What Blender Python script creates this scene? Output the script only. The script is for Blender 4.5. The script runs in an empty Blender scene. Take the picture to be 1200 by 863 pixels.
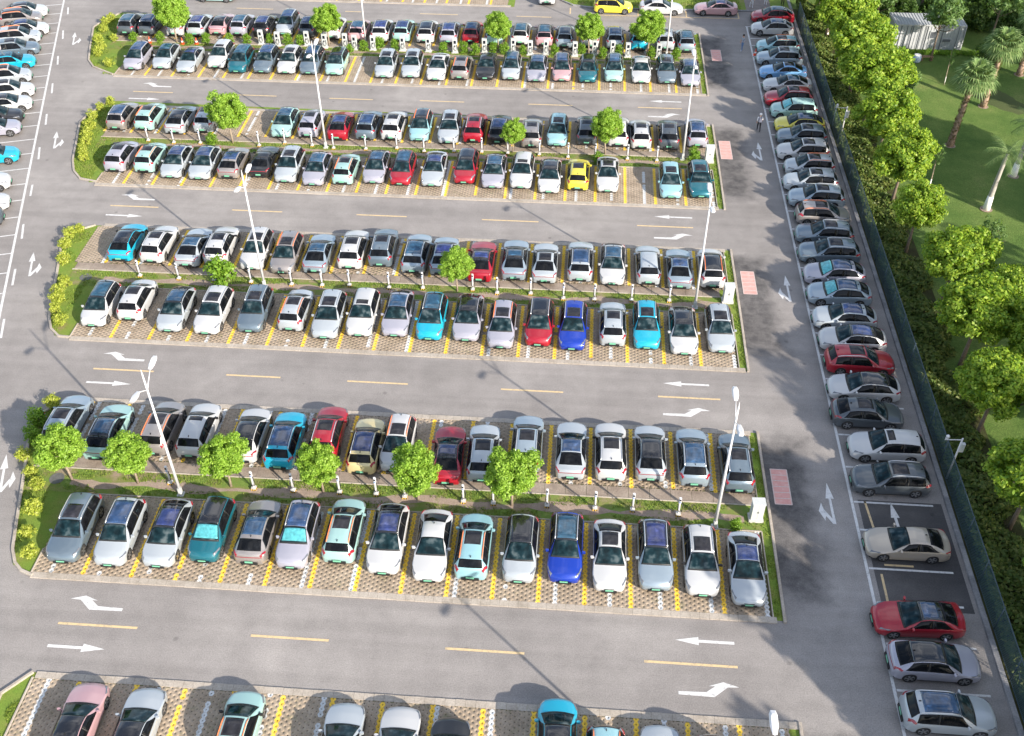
import bpy, bmesh, math, random
import numpy as np
from mathutils import Vector, Matrix
SC = bpy.context.scene
COL = SC.collection
rad = math.radians
random.seed(7)
RNG = np.random.default_rng(7)

# ------------------------------------------------------------------ camera
cam_d = bpy.data.cameras.new('camera')
cam_d.sensor_fit = 'HORIZONTAL'; cam_d.sensor_width = 36.0
cam_d.lens = 36.0 * 1204.34 / 1200.0
cam_d.clip_start = 0.5; cam_d.clip_end = 3000.0
cam = bpy.data.objects.new('camera', cam_d); COL.objects.link(cam)
def set_camera():
    pitch, roll, yaw, H = 0.7272, -0.0020, -0.0756, 46.334
    cp, sp = math.cos(pitch), math.sin(pitch)
    f = Vector((math.sin(yaw)*cp, math.cos(yaw)*cp, -sp))
    r0 = Vector((math.cos(yaw), -math.sin(yaw), 0.0)); u0 = r0.cross(f)
    r = r0*math.cos(roll) + u0*math.sin(roll); u = -r0*math.sin(roll) + u0*math.cos(roll)
    m = Matrix(((r.x, u.x, -f.x, 0), (r.y, u.y, -f.y, 0), (r.z, u.z, -f.z, H), (0, 0, 0, 1)))
    cam.matrix_world = m
set_camera()
SC.camera = cam

# ------------------------------------------------------------------ sky, sun, exposure
SUN_EL = rad(25.0)
SUN_AZ = Vector((0.735, -0.678, 0.0)).normalized()          # horizontal direction towards the sun
world = bpy.data.worlds.new('World'); SC.world = world; world.use_nodes = True
wn = world.node_tree.nodes; wl = world.node_tree.links; wn.clear()
w_out = wn.new('ShaderNodeOutputWorld'); w_bg = wn.new('ShaderNodeBackground')
sky = wn.new('ShaderNodeTexSky'); sky.sky_type = 'NISHITA'; sky.sun_disc = False
sky.sun_elevation = SUN_EL; sky.sun_rotation = math.atan2(SUN_AZ.x, SUN_AZ.y)
sky.air_density = 1.0; sky.dust_density = 1.2; sky.ozone_density = 1.0
w_tc = wn.new('ShaderNodeTexCoord'); w_map = wn.new('ShaderNodeMapping'); w_map.inputs['Scale'].default_value = (1.0, 1.0, 2.2)
w_no = wn.new('ShaderNodeTexNoise'); w_no.inputs['Scale'].default_value = 2.6; w_no.inputs['Detail'].default_value = 6.0; w_no.inputs['Roughness'].default_value = 0.58
w_ra = wn.new('ShaderNodeMapRange'); w_ra.inputs['From Min'].default_value = 0.47; w_ra.inputs['From Max'].default_value = 0.66
w_ra.inputs['To Max'].default_value = 0.85
w_mx = wn.new('ShaderNodeMix'); w_mx.data_type = 'RGBA'
w_mx.inputs[7].default_value = (7.5, 7.6, 7.9, 1.0)             # sunlit cloud, in the sky texture's own units
wl.new(w_tc.outputs['Generated'], w_map.inputs['Vector']); wl.new(w_map.outputs['Vector'], w_no.inputs['Vector'])
wl.new(w_no.outputs['Fac'], w_ra.inputs['Value']); wl.new(w_ra.outputs['Result'], w_mx.inputs[0])
wl.new(sky.outputs['Color'], w_mx.inputs[6]); wl.new(w_mx.outputs[2], w_bg.inputs['Color'])
w_bg.inputs['Strength'].default_value = 0.13
wl.new(w_bg.outputs['Background'], w_out.inputs['Surface'])

sun_d = bpy.data.lights.new('sun', 'SUN'); sun_d.energy = 5.0; sun_d.angle = rad(0.6); sun_d.color = (1.0, 0.90, 0.77)
sun = bpy.data.objects.new('sun', sun_d); COL.objects.link(sun)
to_sun = SUN_AZ*math.cos(SUN_EL) + Vector((0, 0, math.sin(SUN_EL)))
sun.rotation_euler = (-to_sun).to_track_quat('-Z', 'Y').to_euler()
sun.location = to_sun*300
SC.view_settings.view_transform = 'Standard'; SC.view_settings.look = 'None'
SC.view_settings.gamma = 1.0; SC.view_settings.use_curve_mapping = False
SC.view_settings.exposure = 0.9
SC.cycles.max_bounces = 5; SC.cycles.transparent_max_bounces = 8

# ------------------------------------------------------------------ materials
MAT = {}
def nodes_of(name):
    m = bpy.data.materials.new(name); m.use_nodes = True
    nt = m.node_tree; b = nt.nodes['Principled BSDF']
    MAT[name] = m
    return m, nt, b
def N(nt, kind, **kw):
    n = nt.nodes.new(kind)
    for k, v in kw.items():
        if k in n.inputs: n.inputs[k].default_value = v
        else: setattr(n, k, v)
    return n
def noise(nt, scale, detail=4.0, rough=0.55, coord='Object', vec=None):
    n = N(nt, 'ShaderNodeTexNoise'); n.inputs['Scale'].default_value = scale
    n.inputs['Detail'].default_value = detail; n.inputs['Roughness'].default_value = rough
    if vec is None:
        g = N(nt, 'ShaderNodeNewGeometry'); vec = g.outputs['Position']
    nt.links.new(vec, n.inputs['Vector'])
    return n.outputs['Fac']
def ramp(nt, fac, stops):
    r = N(nt, 'ShaderNodeValToRGB'); cr = r.color_ramp
    while len(cr.elements) > 1: cr.elements.remove(cr.elements[-1])
    cr.elements[0].position = stops[0][0]; cr.elements[0].color = (*stops[0][1], 1)
    for p_, c_ in stops[1:]:
        e = cr.elements.new(p_); e.color = (*c_, 1)
    nt.links.new(fac, r.inputs['Fac'])
    return r.outputs['Color']
def mixc(nt, fac, a, b, mode='MIX'):
    m = N(nt, 'ShaderNodeMix'); m.data_type = 'RGBA'; m.blend_type = mode
    for s, v in ((m.inputs[0], fac), (m.inputs[6], a), (m.inputs[7], b)):
        if hasattr(v, 'links') or hasattr(v, 'is_linked'): nt.links.new(v, s)
        elif isinstance(v, tuple): s.default_value = (*v, 1)
        else: s.default_value = v
    return m.outputs[2]
def bump(nt, b, h, strength, dist=0.02):
    n = N(nt, 'ShaderNodeBump'); n.inputs['Strength'].default_value = strength; n.inputs['Distance'].default_value = dist
    nt.links.new(h, n.inputs['Height']); nt.links.new(n.outputs['Normal'], b.inputs['Normal'])
def simple(name, col, rough=0.5, metal=0.0, coat=0.0, var=0.0, vscale=8.0):
    m, nt, b = nodes_of(name)
    b.inputs['Roughness'].default_value = rough; b.inputs['Metallic'].default_value = metal
    b.inputs['Coat Weight'].default_value = coat; b.inputs['Coat Roughness'].default_value = 0.04
    if var > 0:
        f = noise(nt, vscale, 5)
        lo = tuple(c*(1-var) for c in col); hi = tuple(min(1, c*(1+var)) for c in col)
        nt.links.new(ramp(nt, f, [(0.3, lo), (0.7, hi)]), b.inputs['Base Color'])
    else:
        b.inputs['Base Color'].default_value = (*col, 1)
    return m

def asphalt(name, lo, mid, hi, worn=None):
    m, nt, b = nodes_of(name)
    big = noise(nt, 0.09, 7, 0.68); med = noise(nt, 0.7, 6, 0.65); fine = noise(nt, 14.0, 3, 0.8)
    c = ramp(nt, big, [(0.33, lo), (0.5, mid), (0.68, hi)])
    c2 = ramp(nt, med, [(0.30, (0.88,)*3), (0.55, (1.0,)*3), (0.75, (1.07,)*3)])
    c = mixc(nt, 1.0, c, c2, 'MULTIPLY')
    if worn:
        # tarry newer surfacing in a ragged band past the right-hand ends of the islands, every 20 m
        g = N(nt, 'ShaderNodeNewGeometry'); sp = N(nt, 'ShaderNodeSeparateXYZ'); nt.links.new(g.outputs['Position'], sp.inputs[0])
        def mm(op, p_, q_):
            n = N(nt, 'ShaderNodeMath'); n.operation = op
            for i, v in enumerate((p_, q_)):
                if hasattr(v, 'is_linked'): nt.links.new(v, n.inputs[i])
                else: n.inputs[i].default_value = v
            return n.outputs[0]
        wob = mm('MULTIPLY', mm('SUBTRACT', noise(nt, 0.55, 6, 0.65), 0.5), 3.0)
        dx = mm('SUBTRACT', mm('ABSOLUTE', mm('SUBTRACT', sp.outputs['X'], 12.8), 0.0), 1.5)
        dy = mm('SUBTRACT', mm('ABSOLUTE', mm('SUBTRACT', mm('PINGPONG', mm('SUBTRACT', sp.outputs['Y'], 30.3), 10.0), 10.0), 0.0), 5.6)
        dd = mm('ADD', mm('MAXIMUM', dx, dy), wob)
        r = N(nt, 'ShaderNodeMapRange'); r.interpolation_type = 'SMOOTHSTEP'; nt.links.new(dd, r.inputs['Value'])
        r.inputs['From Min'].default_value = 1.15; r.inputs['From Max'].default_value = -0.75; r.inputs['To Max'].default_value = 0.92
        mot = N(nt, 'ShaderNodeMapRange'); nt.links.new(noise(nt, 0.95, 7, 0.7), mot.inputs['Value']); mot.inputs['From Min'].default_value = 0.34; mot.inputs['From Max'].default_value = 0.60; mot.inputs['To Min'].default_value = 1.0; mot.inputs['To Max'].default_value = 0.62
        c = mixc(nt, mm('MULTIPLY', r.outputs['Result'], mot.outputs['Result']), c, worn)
    # faint wheel tracks along the aisles and a scatter of oil drips
    g2 = N(nt, 'ShaderNodeNewGeometry'); mp = N(nt, 'ShaderNodeMapping'); mp.inputs['Scale'].default_value = (0.03, 1.1, 1.0); nt.links.new(g2.outputs['Position'], mp.inputs['Vector'])
    c = mixc(nt, 1.0, c, ramp(nt, noise(nt, 1.0, 3, 0.5, vec=mp.outputs['Vector']), [(0.36, (0.93,)*3), (0.5, (1.0,)*3), (0.64, (1.06,)*3)]), 'MULTIPLY')
    vo = N(nt, 'ShaderNodeTexVoronoi'); vo.inputs['Scale'].default_value = 0.42; nt.links.new(g2.outputs['Position'], vo.inputs['Vector'])
    c = mixc(nt, 1.0, c, ramp(nt, vo.outputs['Distance'], [(0.03, (0.72,)*3), (0.075, (1.0,)*3)]), 'MULTIPLY')
    c3 = ramp(nt, fine, [(0.30, (0.74,)*3), (0.70, (1.22,)*3)])
    c = mixc(nt, 1.0, c, c3, 'MULTIPLY')
    nt.links.new(c, b.inputs['Base Color'])
    b.inputs['Roughness'].default_value = 0.88; b.inputs['Specular IOR Level'].default_value = 0.3
    bump(nt, b, fine, 0.5, 0.02)
    return m
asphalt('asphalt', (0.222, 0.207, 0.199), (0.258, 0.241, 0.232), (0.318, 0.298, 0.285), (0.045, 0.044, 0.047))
asphalt('new_asphalt', (0.050, 0.049, 0.052), (0.075, 0.073, 0.075), (0.12, 0.115, 0.112))
def paint_mark(name, col, wear):
    m, nt, b = nodes_of(name)
    f = noise(nt, 4.5, 8, 0.78)
    c = ramp(nt, f, [(wear, tuple(x*0.45+0.10 for x in col)), (wear+0.12, col), (0.8, tuple(x*1.1 for x in col))])
    nt.links.new(c, b.inputs['Base Color']); b.inputs['Roughness'].default_value = 0.7
    return m
paint_mark('white_marking', (0.60, 0.60, 0.60), 0.36)
paint_mark('yellow_marking', (0.60, 0.45, 0.25), 0.38)
m, nt, b = nodes_of('red_panel')
f = noise(nt, 3.0, 6, 0.7)
nt.links.new(ramp(nt, f, [(0.3, (0.58, 0.27, 0.24)), (0.55, (0.62, 0.33, 0.30)), (0.75, (0.64, 0.45, 0.42))]), b.inputs['Base Color']); b.inputs['Roughness'].default_value = 0.8
simple('panel_line', (0.55, 0.45, 0.42), 0.8, var=0.15)

def paver(name, lo, mid, hi, green=True):
    m, nt, b = nodes_of(name)
    f = noise(nt, 0.9, 5, 0.65); g = noise(nt, 11.0, 3, 0.7)
    c = ramp(nt, f, [(0.32, lo), (0.5, mid), (0.68, hi)])
    c = mixc(nt, 1.0, c, ramp(nt, g, [(0.3, (0.78,)*3), (0.7, (1.15,)*3)]), 'MULTIPLY')
    if green:
        moss = N(nt, 'ShaderNodeMapRange'); nt.links.new(noise(nt, 1.6, 6, 0.7), moss.inputs['Value'])
        moss.inputs['From Min'].default_value = 0.56; moss.inputs['From Max'].default_value = 0.74; moss.inputs['To Max'].default_value = 0.6
        c = mixc(nt, moss.outputs['Result'], c, (0.13, 0.14, 0.05))
    nt.links.new(c, b.inputs['Base Color']); b.inputs['Roughness'].default_value = 0.9
    bump(nt, b, g, 0.4, 0.01)
paver('paver_stone', (0.26, 0.205, 0.15), (0.335, 0.268, 0.20), (0.40, 0.325, 0.25))
paver('paver_yellow', (0.76, 0.46, 0.045), (0.86, 0.55, 0.06), (0.88, 0.60, 0.10), False)
paver('paver_white', (0.48, 0.48, 0.47), (0.58, 0.59, 0.59), (0.62, 0.63, 0.64), False)
paver('slab', (0.20, 0.16, 0.13), (0.27, 0.22, 0.18), (0.33, 0.28, 0.23), False)
paver('kerb', (0.31, 0.27, 0.225), (0.385, 0.34, 0.29), (0.44, 0.395, 0.345), False)
paver('fence_base', (0.16, 0.16, 0.17), (0.24, 0.24, 0.25), (0.34, 0.33, 0.33), False)
def ground_mat(name, stops, scale, fine=25.0, bstr=0.6):
    m, nt, b = nodes_of(name)
    f = noise(nt, scale, 7, 0.65); g = noise(nt, fine, 3, 0.75)
    c = ramp(nt, f, stops)
    c = mixc(nt, 1.0, c, ramp(nt, g, [(0.28, (0.6,)*3), (0.72, (1.3,)*3)]), 'MULTIPLY')
    nt.links.new(c, b.inputs['Base Color']); b.inputs['Roughness'].default_value = 0.95; b.inputs['Specular IOR Level'].default_value = 0.15
    bump(nt, b, g, bstr, 0.05)
ground_mat('hole_soil', [(0.35, (0.085, 0.068, 0.048)), (0.55, (0.10, 0.095, 0.048)), (0.7, (0.11, 0.135, 0.045))], 2.0)
ground_mat('grass_bed', [(0.30, (0.25, 0.21, 0.10)), (0.42, (0.19, 0.24, 0.05)), (0.6, (0.15, 0.24, 0.04)), (0.75, (0.27, 0.34, 0.07))], 0.6)
ground_mat('grass_median', [(0.34, (0.30, 0.23, 0.17)), (0.45, (0.20, 0.21, 0.07)), (0.58, (0.14, 0.22, 0.045)), (0.75, (0.24, 0.30, 0.08))], 0.8)
ground_mat('mulch', [(0.35, (0.27, 0.205, 0.165)), (0.55, (0.35, 0.275, 0.225)), (0.7, (0.20, 0.205, 0.085))], 1.4)
ground_mat('lawn', [(0.30, (0.06, 0.115, 0.026)), (0.45, (0.092, 0.155, 0.036)), (0.58, (0.125, 0.185, 0.048)), (0.72, (0.185, 0.215, 0.072))], 0.22, 10.0, 0.8)
ground_mat('shrub_soil', [(0.35, (0.045, 0.04, 0.02)), (0.6, (0.06, 0.07, 0.025))], 1.0)
ground_mat('terrain', [(0.35, (0.06, 0.09, 0.03)), (0.6, (0.09, 0.11, 0.045))], 0.05)

def leaf(name, lo, mid, hi, trans=0.42):
    m = bpy.data.materials.new(name); m.use_nodes = True; nt = m.node_tree; nt.nodes.clear(); MAT[name] = m
    out = N(nt, 'ShaderNodeOutputMaterial'); df = N(nt, 'ShaderNodeBsdfDiffuse'); tr = N(nt, 'ShaderNodeBsdfTranslucent'); gl = N(nt, 'ShaderNodeBsdfGlossy')
    gl.inputs['Roughness'].default_value = 0.5; gl.inputs['Color'].default_value = (0.9, 0.9, 0.9, 1)
    g = N(nt, 'ShaderNodeNewGeometry')
    c = ramp(nt, g.outputs['Random Per Island'], [(0.05, lo), (0.5, mid), (0.95, hi)])
    nt.links.new(c, df.inputs['Color'])
    ct = mixc(nt, 1.0, c, (1.15, 1.1, 0.5), 'MULTIPLY'); nt.links.new(ct, tr.inputs['Color'])
    mx = N(nt, 'ShaderNodeMixShader'); mx.inputs[0].default_value = trans
    nt.links.new(df.outputs[0], mx.inputs[1]); nt.links.new(tr.outputs[0], mx.inputs[2])
    m2 = N(nt, 'ShaderNodeMixShader'); m2.inputs[0].default_value = 0.02
    nt.links.new(mx.outputs[0], m2.inputs[1]); nt.links.new(gl.outputs[0], m2.inputs[2]); nt.links.new(m2.outputs[0], out.inputs['Surface'])
leaf('leaf_lot', (0.16, 0.30, 0.025), (0.26, 0.44, 0.045), (0.38, 0.56, 0.09))
leaf('leaf_row', (0.12, 0.24, 0.022), (0.24, 0.38, 0.032), (0.38, 0.49, 0.055))
leaf('leaf_dark', (0.045, 0.1, 0.02), (0.075, 0.15, 0.03), (0.12, 0.2, 0.045))
leaf('leaf_pale', (0.11, 0.20, 0.06), (0.15, 0.26, 0.08), (0.2, 0.31, 0.1))
leaf('leaf_golden', (0.27, 0.35, 0.04), (0.42, 0.48, 0.07), (0.54, 0.58, 0.12))
leaf('leaf_hedge', (0.11, 0.23, 0.02), (0.18, 0.33, 0.03), (0.25, 0.41, 0.045))
leaf('leaf_shrub', (0.07, 0.12, 0.025), (0.115, 0.17, 0.037), (0.18, 0.205, 0.055), 0.25)
leaf('leaf_palm', (0.1, 0.18, 0.055), (0.16, 0.25, 0.085), (0.26, 0.35, 0.14), 0.25)
leaf('dead_frond', (0.16, 0.13, 0.06), (0.24, 0.19, 0.09), (0.3, 0.25, 0.13), 0.2)
leaf('grass_blade', (0.13, 0.21, 0.03), (0.19, 0.28, 0.045), (0.29, 0.35, 0.08), 0.3)
simple('bark', (0.17, 0.13, 0.10), 0.9, var=0.35, vscale=9.0)
simple('pale_bark', (0.30, 0.24, 0.18), 0.9, var=0.3, vscale=9.0)
simple('palm_bark', (0.34, 0.24, 0.18), 0.95, var=0.35, vscale=14.0)
simple('grey_palm_bark', (0.36, 0.34, 0.31), 0.85, var=0.15, vscale=6.0)
simple('limewash', (0.78, 0.78, 0.76), 0.9, var=0.06)
simple('pole_white', (0.62, 0.62, 0.64), 0.35, 0.0, 0.3, var=0.04, vscale=3.0)
simple('lamp_glass', (0.70, 0.72, 0.75), 0.2, 0.0, 0.5)
simple('cabinet_grey', (0.50, 0.52, 0.515), 0.5, var=0.05, vscale=2.0)
simple('dark_plastic', (0.02, 0.02, 0.022), 0.45)
simple('concrete_foot', (0.5, 0.49, 0.47), 0.9, var=0.15)
simple('stripe_yellow', (0.7, 0.42, 0.03), 0.6); simple('stripe_black', (0.02, 0.02, 0.02), 0.6)
simple('screen', (0.015, 0.02, 0.03), 0.12)
simple('charger_blue', (0.10, 0.22, 0.5), 0.4)
simple('cone_orange', (0.75, 0.09, 0.03), 0.5); simple('cone_white', (0.75, 0.75, 0.75), 0.5)
simple('fence_steel', (0.055, 0.085, 0.11), 0.5, 0.3)
simple('manhole_iron', (0.11, 0.11, 0.105), 0.7, var=0.2)
simple('container_white', (0.42, 0.44, 0.46), 0.5, var=0.08, vscale=1.0); simple('container_dark', (0.12, 0.13, 0.15), 0.4)
simple('wood', (0.20, 0.13, 0.08), 0.8, var=0.3); simple('drum_blue', (0.35, 0.45, 0.6), 0.5, var=0.1)
simple('path_stone', (0.20, 0.17, 0.16), 0.9, var=0.12, vscale=2.0)
m, nt, b = nodes_of('fence_mesh')
g = N(nt, 'ShaderNodeNewGeometry'); sx = N(nt, 'ShaderNodeSeparateXYZ'); nt.links.new(g.outputs['Position'], sx.inputs[0])
def mth(op, a, b_=None):
    n = N(nt, 'ShaderNodeMath'); n.operation = op
    for i, v in enumerate((a, b_)):
        if v is None: continue
        if hasattr(v, 'is_linked'): nt.links.new(v, n.inputs[i])
        else: n.inputs[i].default_value = v
    return n.outputs[0]
dA = mth('PINGPONG', mth('ADD', sx.outputs['Y'], sx.outputs['Z']), 0.06); dB = mth('PINGPONG', mth('SUBTRACT', sx.outputs['Y'], sx.outputs['Z']), 0.06)
wire = mth('LESS_THAN', mth('MINIMUM', dA, dB), 0.018)
b.inputs['Base Color'].default_value = (0.04, 0.085, 0.10, 1); b.inputs['Roughness'].default_value = 0.5
tr = N(nt, 'ShaderNodeBsdfTransparent'); mx = N(nt, 'ShaderNodeMixShader')
nt.links.new(wire, mx.inputs[0]); nt.links.new(tr.outputs[0], mx.inputs[1]); nt.links.new(b.outputs[0], mx.inputs[2])
nt.links.new(mx.outputs[0], nt.nodes['Material Output'].inputs['Surface'])

# car materials
PAINT = {  # code: (name, colour, metallic)
 'w': ('white', (0.455, 0.463, 0.473), 0.0), 's': ('silver white', (0.385, 0.425, 0.46), 0.2), 'l': ('pale lavender', (0.345, 0.345, 0.41), 0.2),
 'g': ('slate grey', (0.15, 0.20, 0.245), 0.45), 'd': ('dark grey', (0.085, 0.10, 0.115), 0.4), 'k': ('black', (0.018, 0.018, 0.02), 0.2),
 't': ('dark teal', (0.010, 0.125, 0.165), 0.3), 'm': ('pale mint', (0.30, 0.48, 0.465), 0.1), 'q': ('light aqua', (0.26, 0.47, 0.52), 0.15),
 'c': ('bright cyan', (0.010, 0.36, 0.52), 0.15), 'b': ('royal blue', (0.008, 0.04, 0.36), 0.25), 'r': ('red', (0.32, 0.008, 0.022), 0.15),
 'y': ('yellow', (0.62, 0.54, 0.05), 0.0), 'o': ('champagne gold', (0.60, 0.50, 0.26), 0.15), 'p': ('rose pink', (0.50, 0.31, 0.33), 0.25),
 'z': ('bronze silver', (0.33, 0.305, 0.295), 0.5), 'i': ('silver blue', (0.29, 0.36, 0.42), 0.4), 'u': ('sky blue', (0.15, 0.34, 0.60), 0.2), 'e': ('beige', (0.42, 0.37, 0.31), 0.4)}
for k_, (n_, c_, me_) in PAINT.items():
    m = simple('paint_' + n_.replace(' ', '_'), c_, 0.32, me_, 0.8)
    MAT['paint_' + k_] = m
def glass(name, col, rough=0.04):
    m, nt, b = nodes_of(name)
    tc = N(nt, 'ShaderNodeTexCoord'); oi = N(nt, 'ShaderNodeObjectInfo')
    vm = N(nt, 'ShaderNodeVectorMath'); vm.operation = 'ADD'
    cmb = N(nt, 'ShaderNodeCombineXYZ')
    ml = N(nt, 'ShaderNodeMath'); ml.operation = 'MULTIPLY'; ml.inputs[1].default_value = 37.0
    nt.links.new(oi.outputs['Random'], ml.inputs[0])
    for i in range(3): nt.links.new(ml.outputs[0], cmb.inputs[i])
    nt.links.new(tc.outputs['Object'], vm.inputs[0]); nt.links.new(cmb.outputs[0], vm.inputs[1])
    f = noise(nt, 2.2, 4, 0.6, vec=vm.outputs[0])
    c = ramp(nt, f, [(0.35, tuple(x*0.5 for x in col)), (0.6, col), (0.75, tuple(x*2.2 for x in col))])
    if name == 'windscreen':      # pale dashboards and seats glimpsed through the glass
        c = ramp(nt, noise(nt, 2.3, 2, 0.45, vec=vm.outputs[0]), [(0.36, tuple(x*0.4 for x in col)), (0.54, col), (0.66, (0.055, 0.08, 0.088)), (0.82, (0.11, 0.13, 0.135))])
    if name == 'roof_glass':      # coated glass, blue sky reflection painted into its colour; tint varies per roof
        hv = N(nt, 'ShaderNodeHueSaturation'); mr = N(nt, 'ShaderNodeMapRange'); nt.links.new(oi.outputs['Random'], mr.inputs['Value'])
        mr.inputs['To Min'].default_value = 0.45; mr.inputs['To Max'].default_value = 0.53
        nt.links.new(mr.outputs['Result'], hv.inputs['Hue']); nt.links.new(c, hv.inputs['Color']); c = hv.outputs['Color']
    nt.links.new(c, b.inputs['Base Color']); b.inputs['Roughness'].default_value = rough
    b.inputs['Specular IOR Level'].default_value = {'roof_glass': 0.6, 'sunroof_glass': 0.45}.get(name, 0.28); b.inputs['IOR'].default_value = 1.7 if name == 'roof_glass' else 1.42
glass('windscreen', (0.010, 0.027, 0.034)); glass('tinted_glass', (0.008, 0.009, 0.011)); glass('roof_glass', (0.030, 0.060, 0.150), 0.03); glass('sunroof_glass', (0.028, 0.028, 0.034), 0.06)
simple('black_roof', (0.012, 0.012, 0.014), 0.15, 0.0, 1.0)
simple('sunshade', (0.08, 0.36, 0.40), 0.35, 0.2, 0.4, var=0.35, vscale=5.0)
simple('tyre', (0.02, 0.02, 0.021), 0.85); simple('rim', (0.38, 0.39, 0.41), 0.3, 0.8)
simple('headlight', (0.16, 0.17, 0.19), 0.1, 0.2, 1.0); simple('taillight', (0.27, 0.008, 0.018), 0.15, 0.0, 1.0)
simple('plate_green', (0.15, 0.42, 0.28), 0.5); simple('trim_black', (0.014, 0.014, 0.015), 0.5)
simple('rail_orange', (0.78, 0.22, 0.08), 0.4); simple('rail_silver', (0.62, 0.63, 0.65), 0.28, 0.7)
# clothing, skin
simple('skin', (0.42, 0.25, 0.17), 0.6); simple('hair', (0.02, 0.016, 0.014), 0.6)
simple('cloth_white', (0.70, 0.70, 0.72), 0.9); simple('cloth_black', (0.02, 0.02, 0.025), 0.9); simple('cloth_grey', (0.27, 0.30, 0.36), 0.9)
simple('denim', (0.10, 0.19, 0.36), 0.9); simple('backpack', (0.12, 0.13, 0.18), 0.8); simple('cloth_navy', (0.05, 0.06, 0.14), 0.9); simple('cloth_rose', (0.45, 0.13, 0.16), 0.9)

# ------------------------------------------------------------------ helpers
def link(o, parent=None):
    COL.objects.link(o)
    if parent is not None: o.parent = parent
    return o
def tag(o, label=None, cat=None, group=None, kind=None):
    if label: o['label'] = label
    if cat: o['category'] = cat
    if group: o['group'] = group
    if kind: o['kind'] = kind
    return o
def empty(name, loc=(0, 0, 0), rz=0.0):
    o = bpy.data.objects.new(name, None); o.empty_display_size = 0.3
    o.location = loc; o.rotation_euler = (0, 0, rz)
    return link(o)
def mesh_np(name, V, F, mats, smooth=False, mi=None):
    """V (n,3), F list of index tuples or (m,k) array"""
    me = bpy.data.meshes.new(name)
    if isinstance(F, np.ndarray):
        V = np.asarray(V, np.float32); m_, k_ = F.shape
        me.vertices.add(len(V)); me.vertices.foreach_set('co', V.ravel())
        me.loops.add(m_*k_); me.loops.foreach_set('vertex_index', F.ravel().astype(np.int32))
        me.polygons.add(m_); me.polygons.foreach_set('loop_start', np.arange(0, m_*k_, k_, dtype=np.int32))
        me.update(calc_edges=True)
    else:
        me.from_pydata([tuple(map(float, v)) for v in V], [], F)
    for m_ in mats: me.materials.append(MAT[m_] if m_ else None)
    if mi is not None: me.polygons.foreach_set('material_index', np.asarray(mi, np.int32))
    if smooth: me.polygons.foreach_set('use_smooth', np.ones(len(me.polygons), bool))
    me.update()
    return me
def obj(name, me, parent=None, loc=None, rz=None, scale=None, mat=None):
    o = bpy.data.objects.new(name, me)
    if loc is not None: o.location = loc
    if rz is not None: o.rotation_euler = (0, 0, rz)
    if scale is not None: o.scale = scale
    link(o, parent)
    if mat is not None:
        o.material_slots[0].link = 'OBJECT'; o.material_slots[0].material = MAT[mat]
    return o
class MB:
    """collects simple shapes into one mesh"""
    def __init__(s): s.V = []; s.F = []; s.M = []
    def add(s, V, F, m=0):
        o = len(s.V); s.V += [tuple(v) for v in V]; s.F += [tuple(i+o for i in f) for f in F]; s.M += [m]*len(F); return s
    def box(s, c, d, m=0, rz=0.0, bev=0.0, taper=1.0):
        x, y, z = (q/2 for q in d); P = []
        b_ = min(bev, x*0.9, y*0.9)
        if b_ > 0: ring = [(-x+b_, -y), (x-b_, -y), (x, -y+b_), (x, y-b_), (x-b_, y), (-x+b_, y), (-x, y-b_), (-x, -y+b_)]
        else: ring = [(-x, -y), (x, -y), (x, y), (-x, y)]
        n = len(ring); ca, sa = math.cos(rz), math.sin(rz)
        for zz, t in ((-z, 1.0), (z, taper)):
            for a, b2 in ring:
                a *= t; b2 *= t
                P.append((c[0]+a*ca-b2*sa, c[1]+a*sa+b2*ca, c[2]+zz))
        F = [tuple(range(n-1, -1, -1)), tuple(range(n, 2*n))] + [(i, (i+1) % n, n+(i+1) % n, n+i) for i in range(n)]
        return s.add(P, F, m)
    def tube(s, pts, r, n=8, m=0, cap=True):
        pts = [Vector(p_) for p_ in pts]; rs = r if isinstance(r, (list, tuple)) else [r]*len(pts)
        P = []; F = []
        for i, p_ in enumerate(pts):
            d = (pts[min(i+1, len(pts)-1)] - pts[max(i-1, 0)]).normalized()
            a = d.cross(Vector((0, 0, 1))) if abs(d.z) < 0.95 else d.cross(Vector((1, 0, 0)))
            a.normalize(); b2 = d.cross(a)
            for k in range(n):
                t = 2*math.pi*k/n; P.append(p_ + a*(rs[i]*math.cos(t)) + b2*(rs[i]*math.sin(t)))
        for i in range(len(pts)-1):
            for k in range(n):
                F.append((i*n+k, i*n+(k+1) % n, (i+1)*n+(k+1) % n, (i+1)*n+k))
        if cap: F.append(tuple(range(n-1, -1, -1))); F.append(tuple((len(pts)-1)*n+k for k in range(n)))
        return s.add(P, F, m)
    def lathe(s, c, prof, n=16, m=0):
        P = []; F = []
        for r, z in prof:
            for k in range(n):
                t = 2*math.pi*k/n; P.append((c[0]+r*math.cos(t), c[1]+r*math.sin(t), c[2]+z))
        for i in range(len(prof)-1):
            for k in range(n): F.append((i*n+k, i*n+(k+1) % n, (i+1)*n+(k+1) % n, (i+1)*n+k))
        F.append(tuple(range(n-1, -1, -1))); F.append(tuple((len(prof)-1)*n+k for k in range(n)))
        return s.add(P, F, m)
    def poly(s, pts, z, m=0):
        return s.add([(a, b2, z) for a, b2 in pts], [tuple(range(len(pts)))], m)
    def me(s, name, mats, smooth=False):
        return mesh_np(name, s.V, s.F, mats, smooth, s.M)
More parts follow.
